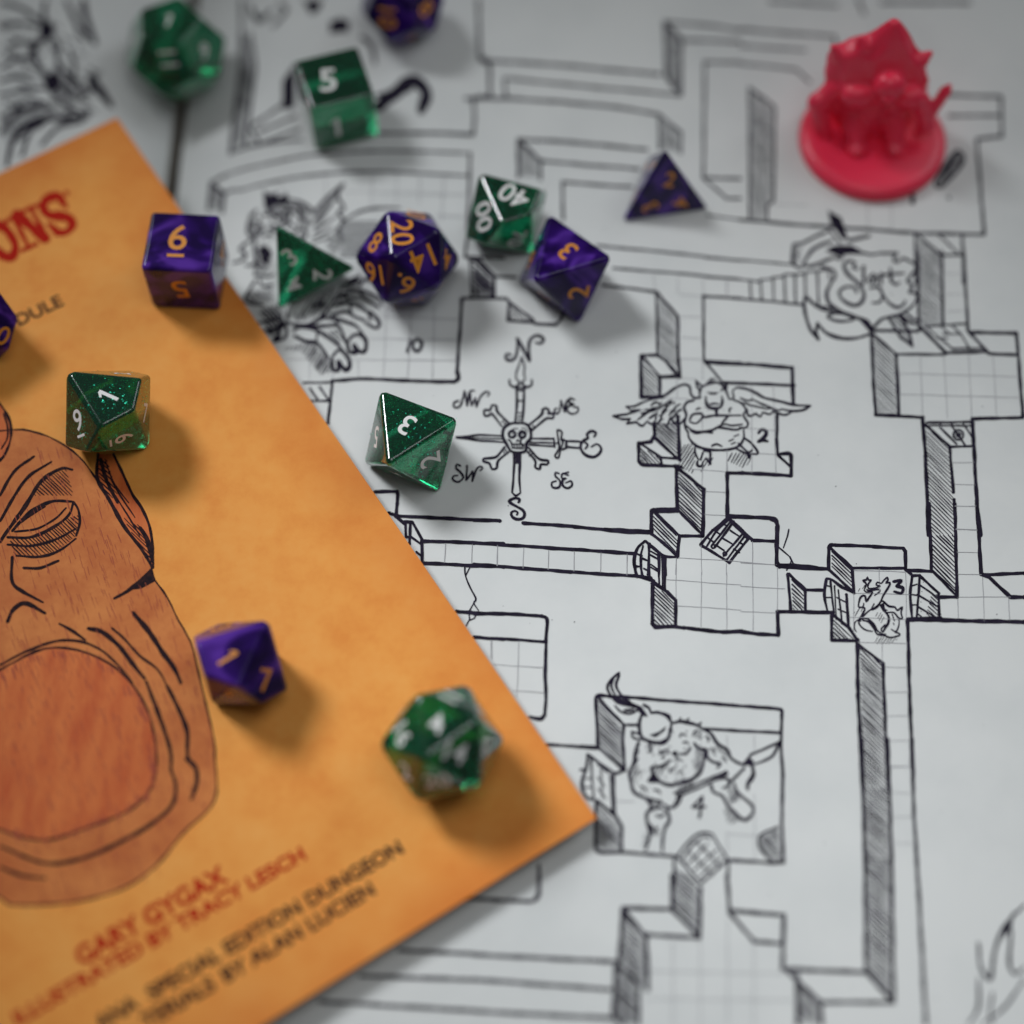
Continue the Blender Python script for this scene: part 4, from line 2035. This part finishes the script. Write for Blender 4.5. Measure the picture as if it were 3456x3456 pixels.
# cloak: stacked uneven cross sections leaning back to a peaked hood
secs = [(zz, (rr - ll) / 2, ry, (rr + ll) / 2, 1 + zz * 0.05) for zz, ll, rr, ry in
        ((3.2, -9, 9, 7.5), (10, -11, 10, 7.5), (16, -12.5, 11, 7), (22, -13, 10.5, 6.5), (27, -12.8, 8.5, 5.5), (31, -11.8, 6, 4.5),
         (33.5, -7, 5, 3.8), (36, -4.5, 4, 3), (39, -2.6, 2.5, 2), (41.5, -1, 1, 1))]
k = 30
rings = []
for z, rx, ry, ox, oy in secs:
    ring = []
    for i in range(k):
        a = 2 * math.pi * i / k
        fold = 1 + 0.07 * math.sin(a * 7 + z * 0.2) + 0.04 * math.sin(a * 11 + 1)
        ring.append(bm.verts.new((ox + rx * fold * math.cos(a), oy + ry * fold * math.sin(a), z)))
    rings.append(ring)
for r0, r1 in zip(rings, rings[1:]):
    for i in range(k):
        bm.faces.new((r0[i], r0[(i + 1) % k], r1[(i + 1) % k], r1[i]))
bm.faces.new(rings[0][::-1])
bm.faces.new(rings[-1])
blob(-14.0, -2.5, 14.5, 2.7, 2.7, 3.4)                       # clenched left hand on a knee
limb((-10, 0, 19), (-14.0, -2.5, 15.0), 2.6, 2.2)
limb((-13.6, -3.0, 12), (-11.5, -4.5, 3.6), 2.0, 2.4)
blob(-6.0, -5.0, 20.5, 4.0, 3.0, 3.6)                        # shoulders
blob(6.2, -4.8, 19.5, 3.6, 3.0, 3.4)
blob(0.5, -5.2, 25.0, 3.8, 3.6, 4.2)                         # head
blob(0.5, -8.2, 23.6, 1.6, 1.8, 1.5)
limb((8.5, -4.0, 18), (11.0, -6.0, 10), 2.4, 1.9)            # right arm
blob(11.2, -6.2, 9.0, 2.3, 2.3, 2.3)
limb((9.8, -6.8, 6.0), (14.2, -3.0, 20.0), 1.2, 1.5)         # short blade
limb((14.2, -3.0, 20.0), (14.9, -2.6, 22.2), 1.5, 0.5)
limb((-5, -4, 9), (-4.6, -9.0, 4.6), 3.2, 2.4)               # legs and feet
limb((4, -4, 9), (4.4, -9.0, 4.6), 3.2, 2.4)
blob(-4.6, -10.2, 4.4, 2.5, 3.2, 1.7)
blob(4.4, -10.2, 4.4, 2.5, 3.2, 1.7)
for ax_, az_, bx_, bz_ in ((-10.5, 29, -12.4, 32.2), (-5.5, 33, -6.8, 35.6), (7.5, 27, 9.4, 29.5)):
    limb((ax_, 1.5, az_), (bx_, 2.0, bz_), 2.2, 1.0)         # ragged crest
for i in range(14):
    a = rng.uniform(math.pi * 1.05, math.pi * 1.95)
    z = rng.uniform(7, 27)
    w = 10.2 - max(0, z - 18) * 0.55
    blob(w * math.cos(a) * 0.92 + z * 0.06, 6.6 * math.sin(a) + 1.5, z, rng.uniform(.8, 1.7), rng.uniform(.8, 1.4), rng.uniform(1.2, 3.0))
for q in bm.verts:
    q.co.y = q.co.y * 0.85 + 4.2
    q.co.z = 3.0 + (q.co.z - 3.0) * 0.81
bmesh.ops.scale(bm, vec=(MM, MM, MM), verts=bm.verts)
me = bpy.data.meshes.new('body')
bm.to_mesh(me)
bm.free()
body = bpy.data.objects.new('body', me)
me.materials.append(M_RED)
col.objects.link(body)
rm = body.modifiers.new('fuse', 'REMESH')
rm.mode = 'VOXEL'
rm.voxel_size = 0.45 * MM
rm.use_smooth_shade = True
sm = body.modifiers.new('soften', 'SMOOTH')
sm.iterations = 4
dg = bpy.context.evaluated_depsgraph_get()
me2 = bpy.data.meshes.new_from_object(body.evaluated_get(dg))
body.modifiers.clear()
body.data = me2
body.parent = mini
